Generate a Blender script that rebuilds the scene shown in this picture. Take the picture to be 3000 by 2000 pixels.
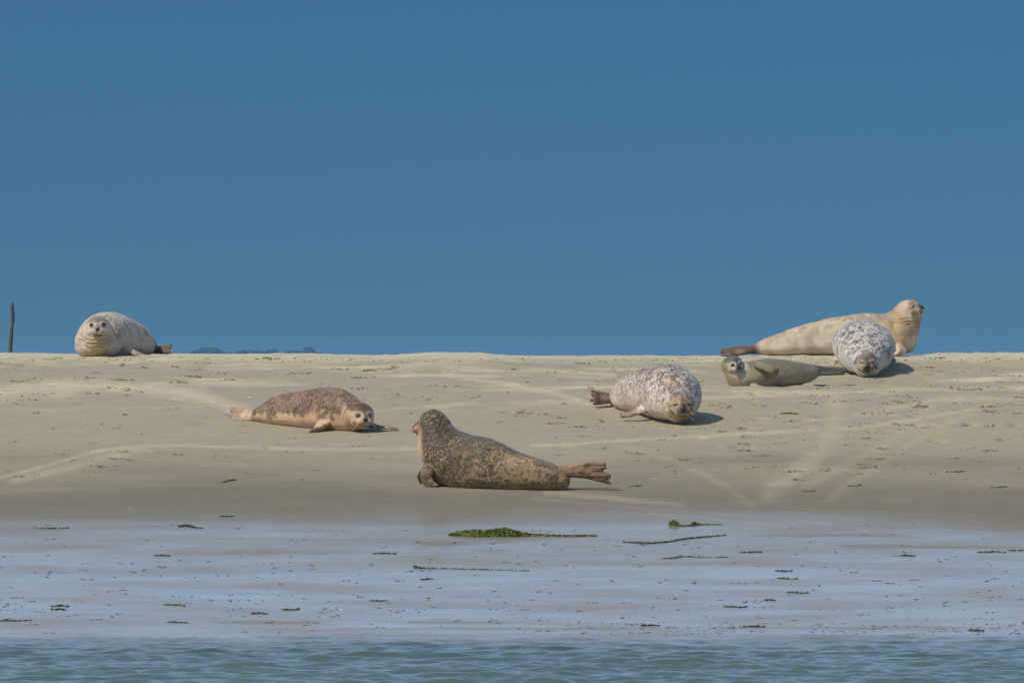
import bpy, bmesh, math, random
import numpy as np
from mathutils import Vector

for o in list(bpy.data.objects):
    bpy.data.objects.remove(o)
scene = bpy.context.scene
C = scene.collection
random.seed(7)
rng = np.random.default_rng(11)

# ------------------------------------------------------------------ camera, sky, sun
FPX = 23100.0          # focal length in pixels of the 3000 px wide photograph
HOR = 1040.0           # row of the horizon
EYE = 1.633            # eye height over the water (a small boat)
cam_d = bpy.data.cameras.new('camera')
cam = bpy.data.objects.new('camera', cam_d)
C.objects.link(cam)
cam.location = (0, 0, EYE)
cam.rotation_euler = (math.pi / 2, 0, 0)
cam_d.sensor_width = 36.0
cam_d.lens = 36.0 * FPX / 3000.0
cam_d.shift_y = -(1000.0 - HOR) / 3000.0
cam_d.clip_start = 0.5
cam_d.clip_end = 60000
scene.camera = cam

SUN_EL = math.radians(49)
SUN_AZ = math.atan2(-0.80, -0.60)      # from +Y clockwise: to the left, a little behind the camera
world = bpy.data.worlds.new('World')
scene.world = world
world.use_nodes = True
nt = world.node_tree
nt.nodes.clear()
w_out = nt.nodes.new('ShaderNodeOutputWorld')
w_bg = nt.nodes.new('ShaderNodeBackground')
w_sky = nt.nodes.new('ShaderNodeTexSky')
w_sky.sky_type = 'NISHITA'
w_sky.sun_disc = False
w_sky.sun_elevation = SUN_EL
w_sky.sun_rotation = SUN_AZ
w_sky.air_density = 1.0
w_sky.dust_density = 0.3
w_sky.ozone_density = 2.0
# low sky tinted slate blue, ramped up above the view to brighten wet sand
w_tc = nt.nodes.new('ShaderNodeTexCoord')
w_sep = nt.nodes.new('ShaderNodeSeparateXYZ')
w_map = nt.nodes.new('ShaderNodeMapRange')
w_map.interpolation_type = 'SMOOTHSTEP'
w_map.inputs['From Min'].default_value = 0.044
w_map.inputs['From Max'].default_value = 0.13
w_mix = nt.nodes.new('ShaderNodeMix')
w_mix.data_type = 'RGBA'
w_mix.inputs['A'].default_value = (0.092, 0.200, 0.316, 1)
w_mix.inputs['B'].default_value = (1.0, 1.0, 1.0, 1)
w_mul = nt.nodes.new('ShaderNodeMix')
w_mul.data_type = 'RGBA'
w_mul.blend_type = 'MULTIPLY'
w_mul.inputs['Factor'].default_value = 1.0
w_bg.inputs['Strength'].default_value = 0.15
nt.links.new(w_tc.outputs['Generated'], w_sep.inputs[0])
nt.links.new(w_sep.outputs['Z'], w_map.inputs['Value'])
nt.links.new(w_map.outputs['Result'], w_mix.inputs['Factor'])
w_l = nt.nodes.new('ShaderNodeVectorMath')
w_l.operation = 'MULTIPLY_ADD'
w_l.inputs[1].default_value = (1, 1, 0.9)
w_l.inputs[2].default_value = (0, 0, 0.07)
w_n = nt.nodes.new('ShaderNodeVectorMath')
w_n.operation = 'NORMALIZE'
nt.links.new(w_tc.outputs['Generated'], w_l.inputs[0])
nt.links.new(w_l.outputs[0], w_n.inputs[0])
nt.links.new(w_n.outputs[0], w_sky.inputs['Vector'])
nt.links.new(w_sky.outputs['Color'], w_mul.inputs['A'])
nt.links.new(w_mix.outputs['Result'], w_mul.inputs['B'])
nt.links.new(w_mul.outputs['Result'], w_bg.inputs['Color'])
nt.links.new(w_bg.outputs['Background'], w_out.inputs['Surface'])

sun_d = bpy.data.lights.new('sun', 'SUN')
sun = bpy.data.objects.new('sun', sun_d)
C.objects.link(sun)
sun_d.energy = 3.6
sun_d.angle = math.radians(0.6)
sun_d.color = (1.0, 0.91, 0.75)
sdir = Vector((math.sin(SUN_AZ) * math.cos(SUN_EL), math.cos(SUN_AZ) * math.cos(SUN_EL), math.sin(SUN_EL)))
sun.rotation_euler = sdir.to_track_quat('Z', 'Y').to_euler()
sun.location = (-20, 20, 40)

scene.view_settings.view_transform = 'Standard'
scene.view_settings.look = 'None'
scene.view_settings.exposure = 0.0
scene.view_settings.gamma = 1.0
scene.view_settings.use_curve_mapping = False

# ------------------------------------------------------------------ small tools
def lin(r, g, b):
    f = lambda c: (c / 255 / 12.92) if c <= 10.3 else ((c / 255 + 0.055) / 1.055) ** 2.4
    return np.array([f(r), f(g), f(b)])

def sstep(a, b, x):
    t = np.clip((np.asarray(x, float) - a) / (b - a), 0, 1)
    return t * t * (3 - 2 * t)

def _hash(ix, iy, iz, seed):
    h = (ix.astype(np.int64) * 374761393 + iy.astype(np.int64) * 668265263 + iz.astype(np.int64) * 2654435761 + seed * 1274126177) & 0xFFFFFFFF
    h = ((h ^ (h >> 13)) * 1274126177) & 0xFFFFFFFF
    h = ((h ^ (h >> 16)) * 2246822519) & 0xFFFFFFFF
    return ((h ^ (h >> 15)) & 0xFFFFFF) / float(0xFFFFFF)

def vnoise(p, seed=0):
    """value noise 0..1 at points p (n,3)"""
    i = np.floor(p).astype(np.int64)
    f = p - i
    f = f * f * f * (f * (f * 6 - 15) + 10)
    out = 0
    for dx in (0, 1):
        wx = f[:, 0] if dx else 1 - f[:, 0]
        for dy in (0, 1):
            wy = f[:, 1] if dy else 1 - f[:, 1]
            for dz in (0, 1):
                wz = f[:, 2] if dz else 1 - f[:, 2]
                out = out + wx * wy * wz * _hash(i[:, 0] + dx, i[:, 1] + dy, i[:, 2] + dz, seed)
    return out

ROT = np.array([[0.00, 0.80, 0.60], [-0.80, 0.36, -0.48], [-0.60, -0.48, 0.64]])
def fbm(p, oct=3, seed=0):
    a, s, t = 1.0, 0.0, 0.0
    p = p @ ROT.T
    for k in range(oct):
        s = s + a * vnoise(p + 17.3 * k, seed + k)
        t += a
        a *= 0.5
        p = (p @ ROT.T) * 2.03
    return s / t

def mesh_obj(name, verts, faces, mat=None, parent=None, smooth=True, kind=None):
    me = bpy.data.meshes.new(name)
    me.from_pydata([tuple(v) for v in verts], [], faces)
    me.update()
    if smooth:
        me.polygons.foreach_set('use_smooth', [True] * len(me.polygons))
    if mat:
        me.materials.append(mat)
    o = bpy.data.objects.new(name, me)
    C.objects.link(o)
    if parent:
        o.parent = parent
    if kind:
        o['kind'] = kind
    return o

def grid_obj(name, X, Y, Z, mat, kind=None):
    """X (nx), Y (ny), Z (ny,nx) -> one sheet, built with numpy"""
    nx, ny = len(X), len(Y)
    co = np.empty((ny, nx, 3))
    co[:, :, 0] = X[None, :]
    co[:, :, 1] = Y[:, None]
    co[:, :, 2] = Z
    idx = np.arange(nx * ny).reshape(ny, nx)
    q = np.stack([idx[:-1, :-1], idx[:-1, 1:], idx[1:, 1:], idx[1:, :-1]], -1).reshape(-1, 4)
    me = bpy.data.meshes.new(name)
    me.vertices.add(nx * ny)
    me.vertices.foreach_set('co', co.reshape(-1))
    me.loops.add(q.size)
    me.loops.foreach_set('vertex_index', q.reshape(-1).astype(np.int32))
    me.polygons.add(len(q))
    me.polygons.foreach_set('loop_start', np.arange(0, q.size, 4, dtype=np.int32))
    me.polygons.foreach_set('loop_total', np.full(len(q), 4, dtype=np.int32))
    me.polygons.foreach_set('use_smooth', np.ones(len(q), dtype=bool))
    me.update(calc_edges=True)
    me.validate()
    me.materials.append(mat)
    o = bpy.data.objects.new(name, me)
    C.objects.link(o)
    if kind:
        o['kind'] = kind
    return o

def add_float(o, name, vals):
    a = o.data.attributes.new(name, 'FLOAT', 'POINT')
    a.data.foreach_set('value', np.ascontiguousarray(vals, dtype=np.float32).reshape(-1))

def add_col(o, name, cols):
    a = o.data.attributes.new(name, 'FLOAT_COLOR', 'POINT')
    c = np.ones((len(cols), 4), dtype=np.float32)
    c[:, :3] = cols
    a.data.foreach_set('color', c.reshape(-1))

def new_mat(name):
    m = bpy.data.materials.new(name)
    m.use_nodes = True
    return m, m.node_tree, m.node_tree.nodes['Principled BSDF']

def N(nt, t, **kw):
    n = nt.nodes.new(t)
    for k, v in kw.items():
        setattr(n, k, v)
    return n

def mixcol(nt, fac, a, b, blend='MIX'):
    n = N(nt, 'ShaderNodeMix', data_type='RGBA', blend_type=blend)
    for key, v in (('Factor', fac), ('A', a), ('B', b)):
        if isinstance(v, bpy.types.NodeSocket):
            nt.links.new(v, n.inputs[key])
        elif key == 'Factor':
            n.inputs[key].default_value = v
        else:
            n.inputs[key].default_value = (*v, 1) if len(v) == 3 else v
    return n.outputs['Result']

def maprange(nt, v, a, b, c, d):
    n = N(nt, 'ShaderNodeMapRange')
    nt.links.new(v, n.inputs['Value'])
    for k, x in zip(('From Min', 'From Max', 'To Min', 'To Max'), (a, b, c, d)):
        n.inputs[k].default_value = x
    return n.outputs['Result']

def noise(nt, scale, detail=4, rough=0.55, vec=None, dist=0.0):
    n = N(nt, 'ShaderNodeTexNoise')
    n.inputs['Scale'].default_value = scale
    n.inputs['Detail'].default_value = detail
    n.inputs['Roughness'].default_value = rough
    n.inputs['Distortion'].default_value = dist
    if vec is not None:
        nt.links.new(vec, n.inputs['Vector'])
    return n.outputs['Fac']

def attr(nt, name, col=False):
    n = N(nt, 'ShaderNodeAttribute', attribute_name=name)
    return n.outputs['Color'] if col else n.outputs['Fac']

def objco(nt, scale=(1, 1, 1)):
    t = N(nt, 'ShaderNodeTexCoord')
    m = N(nt, 'ShaderNodeMapping')
    m.inputs['Scale'].default_value = scale
    nt.links.new(t.outputs['Object'], m.inputs['Vector'])
    return m.outputs['Vector']

def simple_mat(name, col, rough=0.7, vary=0.35, scale=40, spec=0.3, bump=0.0):
    m, t, b = new_mat(name)
    n = noise(t, scale, 4, 0.6, objco(t))
    c = mixcol(t, maprange(t, n, 0.3, 0.7, 0, 1), tuple(np.array(col) * (1 - vary)), tuple(np.minimum(np.array(col) * (1 + vary), 1)))
    t.links.new(c, b.inputs['Base Color'])
    b.inputs['Roughness'].default_value = rough
    b.inputs['Specular IOR Level'].default_value = spec
    if bump:
        bp = N(t, 'ShaderNodeBump')
        bp.inputs['Strength'].default_value = bump
        bp.inputs['Distance'].default_value = 0.01
        t.links.new(n, bp.inputs['Height'])
        t.links.new(bp.outputs['Normal'], b.inputs['Normal'])
    return m

# ------------------------------------------------------------------ the lie of the land
ROW = np.array([1035, 1045, 1090, 1143, 1235, 1270, 1435, 1540, 1700, 1860.0])
DIST = np.array([75.0, 73.0, 70.5, 68.5, 65.5, 64.5, 60.0, 55.0, 50.3, 46.0])
Zrow = EYE - (ROW - HOR) * DIST / FPX
ys = np.concatenate([[-200, 20, 34, 41], DIST[::-1], [77.0, 84, 100, 130, 200, 9000]])
zs = np.concatenate([[-3.0, -1.4, -0.75, -0.28], Zrow[::-1], [1.62, 1.35, 0.5, -0.8, -3, -3]])
PY = np.arange(-60, 240, 0.05)
PZ = np.interp(PY, ys, zs)
ker = np.exp(-0.5 * (np.arange(-40, 41) * 0.05 / 0.55) ** 2)
ker /= ker.sum()
PZ = np.convolve(np.pad(PZ, 40, mode='edge'), ker, mode='valid')
CRX = np.array([-400, 0, 200, 500, 650, 900, 1000, 1090, 1280, 1400, 1500, 1600, 1800, 2000, 2100, 2400, 2620, 2700, 2760, 3000, 3400.])
CRR = np.array([1036, 1035, 1038, 1037, 1038, 1037, 1040, 1042, 1034, 1036, 1043, 1045, 1043, 1045, 1043, 1041, 1044, 1042, 1036, 1034, 1036.])

def pix_of(X, Y, Z):
    return 1500 + X / Y * FPX, HOR - (Z - EYE) / Y * FPX

# trails and streaks on the sand: points in photo pixels, half width (px), paleness, groove depth (m)
TRAILS = [
    ([(0, 1400), (150, 1360), (280, 1322), (380, 1308), (520, 1305), (760, 1312), (1000, 1317), (1230, 1314)], 5, 0.45, 0.0),
    ([(40, 1405), (200, 1370), (330, 1335), (420, 1310)], 12, 0.35, 0.0),
    ([(1560, 1305), (1900, 1286), (2200, 1268), (2500, 1255), (2700, 1225), (2860, 1195)], 5, 0.42, 0.0),
    ([(0, 1150), (140, 1132), (300, 1128), (470, 1140), (600, 1165), (720, 1205)], 18, 0.62, 0.0),
    ([(0, 1165), (80, 1150), (200, 1150)], 16, 0.45, 0.0),
    ([(260, 1130), (500, 1122), (780, 1124)], 7, 0.55, 0.0),
    ([(1000, 1210), (1200, 1195), (1400, 1180)], 4, 0.3, 0.0),
    ([(1300, 1095), (1450, 1120), (1600, 1145), (1740, 1185)], 8, 0.6, 0.0),
    ([(1300, 1085), (1600, 1085), (1800, 1100)], 5, 0.5, 0.0),
    ([(2445, 1150), (2445, 1210), (2430, 1270), (2395, 1330), (2330, 1385), (2250, 1440)], 26, 0.28, 0.002),
    ([(2720, 1190), (2600, 1300), (2480, 1360), (2360, 1420)], 14, 0.14, 0.001),
    ([(2900, 1180), (2700, 1280), (2560, 1370), (2440, 1450)], 12, 0.12, 0.001),
    ([(1800, 1300), (1980, 1350), (2120, 1420), (2200, 1480)], 9, 0.14, 0.001),
    ([(2050, 1165), (2400, 1152), (2700, 1140), (3000, 1135)], 6, 0.5, 0.0),
    ([(1560, 1460), (1900, 1490), (2200, 1512), (2500, 1545), (2800, 1585), (3000, 1602)], 4, 0.12, 0.002),
    ([(1900, 1505), (2200, 1530), (2450, 1560)], 4, 0.4, 0.002),
    ([(1600, 1440), (1750, 1455), (2000, 1480)], 8, 0.25, 0.0),
    ([(600, 1080), (900, 1075), (1200, 1090)], 6, 0.4, 0.0),
    ([(2500, 1215), (2750, 1170), (3000, 1165)], 9, 0.35, 0.0),
]

def seg_dist(px, py, pts, yk=1.0):
    d = np.full(px.shape, 1e9)
    for (x0, y0), (x1, y1) in zip(pts[:-1], pts[1:]):
        vx, vy = x1 - x0, (y1 - y0) * yk
        wx, wy = px - x0, (py - y0) * yk
        t = np.clip((wx * vx + wy * vy) / (vx * vx + vy * vy), 0, 1)
        d = np.minimum(d, np.hypot(wx - t * vx, wy - t * vy))
    return d

def ground_base(X, Y):
    X = np.asarray(X, float)
    Y = np.asarray(Y, float)
    z = np.interp(Y, PY, PZ)
    px = 1500 + X / np.maximum(Y, 20) * FPX
    cr = np.interp(px, CRX, CRR)
    z = z + (1038 - cr) * 75 / FPX * sstep(69, 74.5, Y) * (1 - sstep(77, 84, Y))
    # slow swells of the bank
    w = sstep(57, 61, Y) * (1 - sstep(71, 75, Y))
    z = z + w * 0.018 * (np.sin(X * 1.1 + Y * 0.9 + 1) + np.sin(X * -0.7 + Y * 1.7))
    # faint rills on the wet flat
    w2 = sstep(46, 48, Y) * (1 - sstep(54, 57, Y))
    X, Y, z = np.broadcast_arrays(X, Y, z)
    z = np.array(z)
    m = (Y > 42.5) & (Y < 57.5) & (np.abs(X) < 60)
    if m.any():
        xm, ym = X[m], Y[m]
        P = np.stack([xm, ym, np.zeros(xm.size)], 1)
        z[m] += sstep(46, 48, ym) * (1 - sstep(54, 57, ym)) * 0.026 * (fbm(P * [0.7, 0.9, 1], 3, 91) - 0.5) \
            + 0.045 * sstep(43, 45, ym) * (1 - sstep(47.5, 49.5, ym)) * (fbm(P * [0.5, 0.7, 1], 3, 95) - 0.5)
    return z

def gz(X, Y):
    return ground_base(X, Y)

def ground_pts(px, py):
    """points on the sand seen at photo pixels"""
    px = np.asarray(px, float)
    py = np.asarray(py, float)
    Y = np.where(py < 1860, np.interp(py, ROW, DIST), EYE * FPX / np.maximum(py - HOR, 1))
    for k in range(14):
        X = (px - 1500) * Y / FPX
        row = HOR - (gz(X, Y) - EYE) / Y * FPX
        Y = Y + (row - py) * 0.03
    X = (px - 1500) * Y / FPX
    return np.stack([X, Y, gz(X, Y)], -1)

def ground_pt(px, py):
    return tuple(ground_pts([px], [py])[0])

def PT(px, py, D):
    return np.array([(px - 1500) * D / FPX, D, EYE - (py - HOR) * D / FPX])

# ------------------------------------------------------------------ sand
def make_sand():
    xf = np.arange(-6.2, 6.2001, 0.03)
    left = -6.2 - np.geomspace(0.05, 8000, 26)[::-1]
    X = np.concatenate([left, xf, -left[::-1]])
    Y = np.concatenate([[-9000, -2000, -400, -60, 0, 20, 30, 36, 40, 42, 43, 44], np.arange(44.5, 60, 0.05), np.arange(60, 77.5, 0.035),
                        77.5 + np.geomspace(0.05, 120, 30), [240, 400, 900, 2500, 9000]])
    XX, YY = np.meshgrid(X, Y)
    Z = ground_base(XX, YY)
    px, py = pix_of(XX, np.maximum(YY, 20), Z)
    P2 = np.stack([XX, YY, np.zeros_like(XX)], -1).reshape(-1, 3)
    near = (np.abs(XX) < 7)
    n_big = fbm(P2 * [0.55, 0.8, 1], 3, 3).reshape(XX.shape)
    n_mid = fbm(P2 * [2.0, 2.4, 1], 3, 9).reshape(XX.shape)
    n_fine = fbm(P2 * [9, 9, 1], 3, 21).reshape(XX.shape)
    n_str = fbm(P2 * [0.9, 1.6, 1], 3, 33).reshape(XX.shape)
    # wetness
    wb = np.interp(px, [-300, 0, 900, 1500, 2000, 2300, 2700, 3000, 3300], [1542, 1540, 1530, 1520, 1508, 1522, 1548, 1572, 1580])
    e = py - wb + (n_big - 0.5) * 46 + (n_str - 0.5) * 40
    wet = sstep(-58, 46, e) * (0.72 + 0.28 * sstep(1590, 1680, py + (n_big - 0.5) * 120))
    for bx0, bx1, by, bh, bs in [(1228, 1430, 1591, 7, 0.9), (1400, 1570, 1612, 2.5, 0.6), (2480, 3050, 1600, 6, 0.75), (2200, 2700, 1568, 4, 0.6), (640, 1000, 1823, 5, 0.7), (1200, 1560, 1823, 4, 0.6), (0, 420, 1600, 7, 0.45), (500, 1100, 1618, 6, 0.4),  # first bar paints the nearest seal's reflection as browner sand; others are brown streaks
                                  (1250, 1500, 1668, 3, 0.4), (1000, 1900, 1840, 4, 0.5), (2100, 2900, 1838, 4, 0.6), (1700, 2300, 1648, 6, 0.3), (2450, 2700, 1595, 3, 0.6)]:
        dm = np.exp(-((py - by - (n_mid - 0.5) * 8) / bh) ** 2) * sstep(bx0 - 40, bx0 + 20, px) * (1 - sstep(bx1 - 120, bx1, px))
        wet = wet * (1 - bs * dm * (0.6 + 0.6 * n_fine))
    damp = sstep(1270, 1480, py + (n_big - 0.5) * 130 + (n_mid - 0.5) * 40)
    # pale dry trails
    dry = np.zeros_like(Z)
    groove = np.zeros_like(Z)
    for pts, hw, pale, dep in TRAILS:
        d = seg_dist(px, py, pts, 1.0 if hw < 12 else 1.0)
        jag = 1 + 0.6 * (n_mid - 0.5)
        m = np.exp(-(d / (hw * jag)) ** 2)
        dry = np.maximum(dry, 1.15 * m * pale * (0.5 + 1.0 * n_fine * sstep(0.25, 0.7, n_mid)))
        groove += dep * (-m + 0.7 * np.exp(-((d - hw * 1.6) / (hw * 0.4)) ** 2))
    dry = np.maximum(dry, 0.9 * sstep(1075, 1042, py + (n_mid - 0.5) * 40) * (0.6 + 0.4 * n_fine))
    dry = np.maximum(dry, 0.8 * sstep(0.55, 0.8, n_str) * sstep(1230, 1120, py))
    dry *= 1 - wet
    # relief: trampled lumps above, smooth below
    rough = sstep(1330, 1080, py) * near
    Z = Z + groove * near
    Z = Z + rough * ((n_fine - 0.5) * 0.018 + (n_mid - 0.5) * 0.02)
    dents = sstep(0.64, 0.78, fbm(P2 * [5.5, 4.0, 1], 2, 51).reshape(XX.shape)) * sstep(0.45, 0.6, n_mid)
    Z = Z - dents * 0.030 * sstep(1460, 1200, py) * near * (0.5 + 0.7 * sstep(1700, 2300, px))
    Z = Z + (1 - rough) * (1 - wet) * (n_fine - 0.5) * 0.004 * near
    m, t, b = new_mat('sand')
    aw, ad, ap = attr(t, 'wet'), attr(t, 'dry'), attr(t, 'damp')
    co = objco(t)
    g1 = noise(t, 2.2, 6, 0.6, objco(t, (1, 1.6, 1)))
    g2 = noise(t, 55, 5, 0.7, co)
    g3 = noise(t, 320, 2, 0.6, co)
    base = mixcol(t, ap, (0.392, 0.340, 0.236), (0.216, 0.188, 0.132))
    base = mixcol(t, ad, base, (0.66, 0.57, 0.38))
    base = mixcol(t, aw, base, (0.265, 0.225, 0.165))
    base = mixcol(t, maprange(t, g1, 0.3, 0.7, 0.0, 0.55), base, mixcol(t, 1.0, base, (0.80, 0.80, 0.82), 'MULTIPLY'))
    base = mixcol(t, maprange(t, g2, 0.35, 0.7, 0.45, 0.0), base, mixcol(t, 1.0, base, (0.72, 0.70, 0.68), 'MULTIPLY'))
    base = mixcol(t, maprange(t, g3, 0.3, 0.7, 0.25, 0.0), base, mixcol(t, 1.0, base, (0.6, 0.58, 0.55), 'MULTIPLY'))
    t.links.new(base, b.inputs['Base Color'])
    b.inputs['Roughness'].default_value = 0.9
    b.inputs['Specular IOR Level'].default_value = 0.25
    # film of water
    b.inputs['Coat IOR'].default_value = 1.33
    g4 = noise(t, 1.0, 5, 0.62, objco(t, (0.9, 1.5, 1)))
    cw = N(t, 'ShaderNodeMath', operation='MULTIPLY')
    t.links.new(aw, cw.inputs[0])
    t.links.new(maprange(t, g4, 0.36, 0.54, 0.80, 1.0), cw.inputs[1])
    t.links.new(cw.outputs[0], b.inputs['Coat Weight'])
    t.links.new(maprange(t, g4, 0.35, 0.65, 0.28, 0.15), b.inputs['Coat Roughness'])
    bp = N(t, 'ShaderNodeBump')
    bp.inputs['Distance'].default_value = 0.012
    t.links.new(maprange(t, aw, 0, 1, 0.55, 0.06), bp.inputs['Strength'])
    t.links.new(g2, bp.inputs['Height'])
    t.links.new(bp.outputs['Normal'], b.inputs['Normal'])
    bc = N(t, 'ShaderNodeBump')
    bc.inputs['Distance'].default_value = 0.01
    bc.inputs['Strength'].default_value = 0.10
    t.links.new(noise(t, 3.0, 4, 0.6, objco(t, (1, 1.2, 1))), bc.inputs['Height'])
    t.links.new(bc.outputs['Normal'], b.inputs['Coat Normal'])
    o = grid_obj('sandbank', X, Y, Z, m, 'structure')
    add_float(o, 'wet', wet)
    add_float(o, 'dry', np.clip(dry, 0, 1))
    add_float(o, 'damp', damp)
    return o

make_sand()

# ------------------------------------------------------------------ sea
def make_sea():
    xf = np.arange(-5.4, 5.4001, 0.03)
    side = 5.4 + np.geomspace(0.05, 30000, 26)
    X = np.concatenate([-side[::-1], xf, side])
    Y = np.concatenate([[-30000, -3000, -300, -30, 0, 15, 25, 30, 33, 34.5], np.arange(35, 47.6, 0.028), [48, 50, 60, 100, 160, 300, 800, 2500, 8000, 30000]])
    XX, YY = np.meshgrid(X, Y)
    Z = np.zeros_like(XX)
    Zs = np.zeros_like(XX)
    r = np.random.default_rng(5)
    for k in range(84):
        lam = (0.24 * (0.75 / 0.24) ** r.random()) if k < 48 else (0.10 * (0.26 / 0.10) ** r.random())
        th = r.normal(0, 0.5) + math.pi / 2
        ph = r.random() * 6.28
        kx, ky = 2 * math.pi / lam * math.cos(th), 2 * math.pi / lam * math.sin(th)
        amp = 0.0023 * (lam / 0.5) ** 0.85
        s = np.sin(kx * XX + ky * YY + ph)
        w_ = amp * (s + 0.35 * np.cos(2 * (kx * XX + ky * YY + ph) + math.pi))
        if k < 48:
            Z += w_
        else:
            Zs += w_
    P2 = np.stack([XX, YY, np.zeros_like(XX)], -1).reshape(-1, 3)
    gust = fbm(P2 * [0.55, 0.5, 1], 2, 77).reshape(XX.shape)
    depth = -ground_base(XX, YY)
    env = (0.25 + 0.75 * sstep(0.0, 0.20, depth)) * (0.35 + 1.3 * gust)
    env_s = (0.8 + 0.6 * gust) * sstep(-0.02, 0.03, depth)
    fine = (np.abs(XX) < 5.39) * sstep(34.5, 36, YY) * (1 - sstep(47.0, 47.5, YY))
    Z = (Z * env * 0.66 + Zs * env_s * 0.72) * fine
    m = bpy.data.materials.new('sea_water')
    m.use_nodes = True
    t = m.node_tree
    t.nodes.clear()
    out = N(t, 'ShaderNodeOutputMaterial')
    dif = N(t, 'ShaderNodeBsdfDiffuse')
    dn = noise(t, 0.8, 3, 0.5, objco(t))
    t.links.new(mixcol(t, dn, (0.060, 0.100, 0.082), (0.080, 0.122, 0.098)), dif.inputs['Color'])
    tr = N(t, 'ShaderNodeBsdfTransparent')
    tr.inputs['Color'].default_value = (0.62, 0.78, 0.74, 1)
    mx = N(t, 'ShaderNodeMixShader')
    t.links.new(attr(t, 'murk'), mx.inputs[0])
    t.links.new(tr.outputs[0], mx.inputs[1])
    t.links.new(dif.outputs[0], mx.inputs[2])
    gl = N(t, 'ShaderNodeBsdfGlossy')
    gl.inputs['Roughness'].default_value = 0.16
    fr = N(t, 'ShaderNodeFresnel')
    fr.inputs['IOR'].default_value = 1.333
    bp = N(t, 'ShaderNodeBump')
    bp.inputs['Strength'].default_value = 0.22
    bp.inputs['Distance'].default_value = 0.02
    t.links.new(noise(t, 9, 4, 0.55, objco(t, (1, 1.4, 1))), bp.inputs['Height'])
    t.links.new(bp.outputs['Normal'], gl.inputs['Normal'])
    t.links.new(bp.outputs['Normal'], fr.inputs['Normal'])
    m2 = N(t, 'ShaderNodeMixShader')
    t.links.new(fr.outputs[0], m2.inputs[0])
    t.links.new(mx.outputs[0], m2.inputs[1])
    t.links.new(gl.outputs[0], m2.inputs[2])
    tr2 = N(t, 'ShaderNodeBsdfTransparent')
    m3 = N(t, 'ShaderNodeMixShader')
    t.links.new(attr(t, 'film'), m3.inputs[0])
    t.links.new(tr2.outputs[0], m3.inputs[1])
    t.links.new(m2.outputs[0], m3.inputs[2])
    t.links.new(m3.outputs[0], out.inputs['Surface'])
    o = grid_obj('sea', X, Y, Z, m, 'structure')
    add_float(o, 'murk', sstep(0.0, 0.24, depth))
    lap = fbm(P2 * [1.3, 2.6, 1], 4, 66).reshape(XX.shape) - 0.5
    add_float(o, 'film', sstep(-0.03, 0.15, depth + 0.20 * lap))
    return o

make_sea()

# ------------------------------------------------------------------ seals
def catmull(A, sub):
    """A (n,k) -> finely interpolated rows"""
    A = np.asarray(A, float)
    n = len(A)
    out = []
    for i in range(n - 1):
        p0 = A[max(i - 1, 0)]
        p1, p2 = A[i], A[i + 1]
        p3 = A[min(i + 2, n - 1)]
        for s in range(sub):
            t = s / sub
            out.append(0.5 * (2 * p1 + (p2 - p0) * t + (2 * p0 - 5 * p1 + 4 * p2 - p3) * t * t + (3 * p1 - p0 - 3 * p2 + p3) * t ** 3))
    out.append(A[-1])
    return np.array(out)

class Shape:
    def __init__(s):
        s.v, s.f = [], []
    def rings(s, R):
        """R (n,m,3) closed rings with pole caps"""
        n, m = R.shape[:2]
        b = len(s.v)
        s.v.extend(map(tuple, R.reshape(-1, 3)))
        for i in range(n - 1):
            for j in range(m):
                k = (j + 1) % m
                s.f.append((b + i * m + j, b + i * m + k, b + (i + 1) * m + k, b + (i + 1) * m + j))
        c0 = len(s.v)
        s.v.append(tuple(R[0].mean(0)))
        s.v.append(tuple(R[-1].mean(0)))
        for j in range(m):
            k = (j + 1) % m
            s.f.append((c0, b + k, b + j))
            s.f.append((c0 + 1, b + (n - 1) * m + j, b + (n - 1) * m + k))
    def ellipsoid(s, c, axes, rad, m=28, n=18):
        a = np.asarray(axes, float)
        th = np.linspace(0.04, math.pi - 0.04, n)
        ph = np.arange(m) * 2 * math.pi / m
        d = np.stack([np.cos(th)[:, None] * np.ones(m), np.sin(th)[:, None] * np.cos(ph), np.sin(th)[:, None] * np.sin(ph)], -1) * np.asarray(rad)
        s.rings(np.asarray(c) + d @ a)
    def tube(s, pts, rad, wdir=None, flat=1.0, sub=6, m=14):
        """tapering tube along pts; rad = half width, thickness = rad*flat (or absolute list) across wdir"""
        pts = np.asarray(pts, float)
        A = catmull(np.concatenate([pts, np.asarray(rad, float).reshape(len(pts), -1)], 1), sub)
        Pp, W = A[:, :3], np.maximum(A[:, 3], 0.0015)
        Tk = np.maximum(A[:, 4], 0.0015) if A.shape[1] > 4 else W * flat
        T = np.gradient(Pp, axis=0)
        T /= np.linalg.norm(T, axis=1)[:, None]
        h = np.asarray(wdir if wdir is not None else (0.3, 0.5, 0.8), float)
        S = h - (T @ h)[:, None] * T
        S /= np.linalg.norm(S, axis=1)[:, None]
        U = np.cross(S, T)
        a = np.arange(m) * 2 * math.pi / m
        # rounded ends
        Pe, We, Te, Se, Ue = [], [], [], [], []
        def end(i, sg):
            rr = []
            for q in (0.95, 0.75, 0.45):
                k = math.sqrt(1 - q * q)
                rr.append((Pp[i] + sg * T[i] * Tk[i] * q, W[i] * max(k, .3), Tk[i] * max(k, .3), S[i], U[i]))
            return rr
        rows = end(0, -1) + [(Pp[i], W[i], Tk[i], S[i], U[i]) for i in range(len(Pp))] + end(len(Pp) - 1, 1)[::-1]
        R = np.array([p + w * np.cos(a)[:, None] * sd + tk * np.sin(a)[:, None] * ud for p, w, tk, sd, ud in rows])
        s.rings(R)

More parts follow.
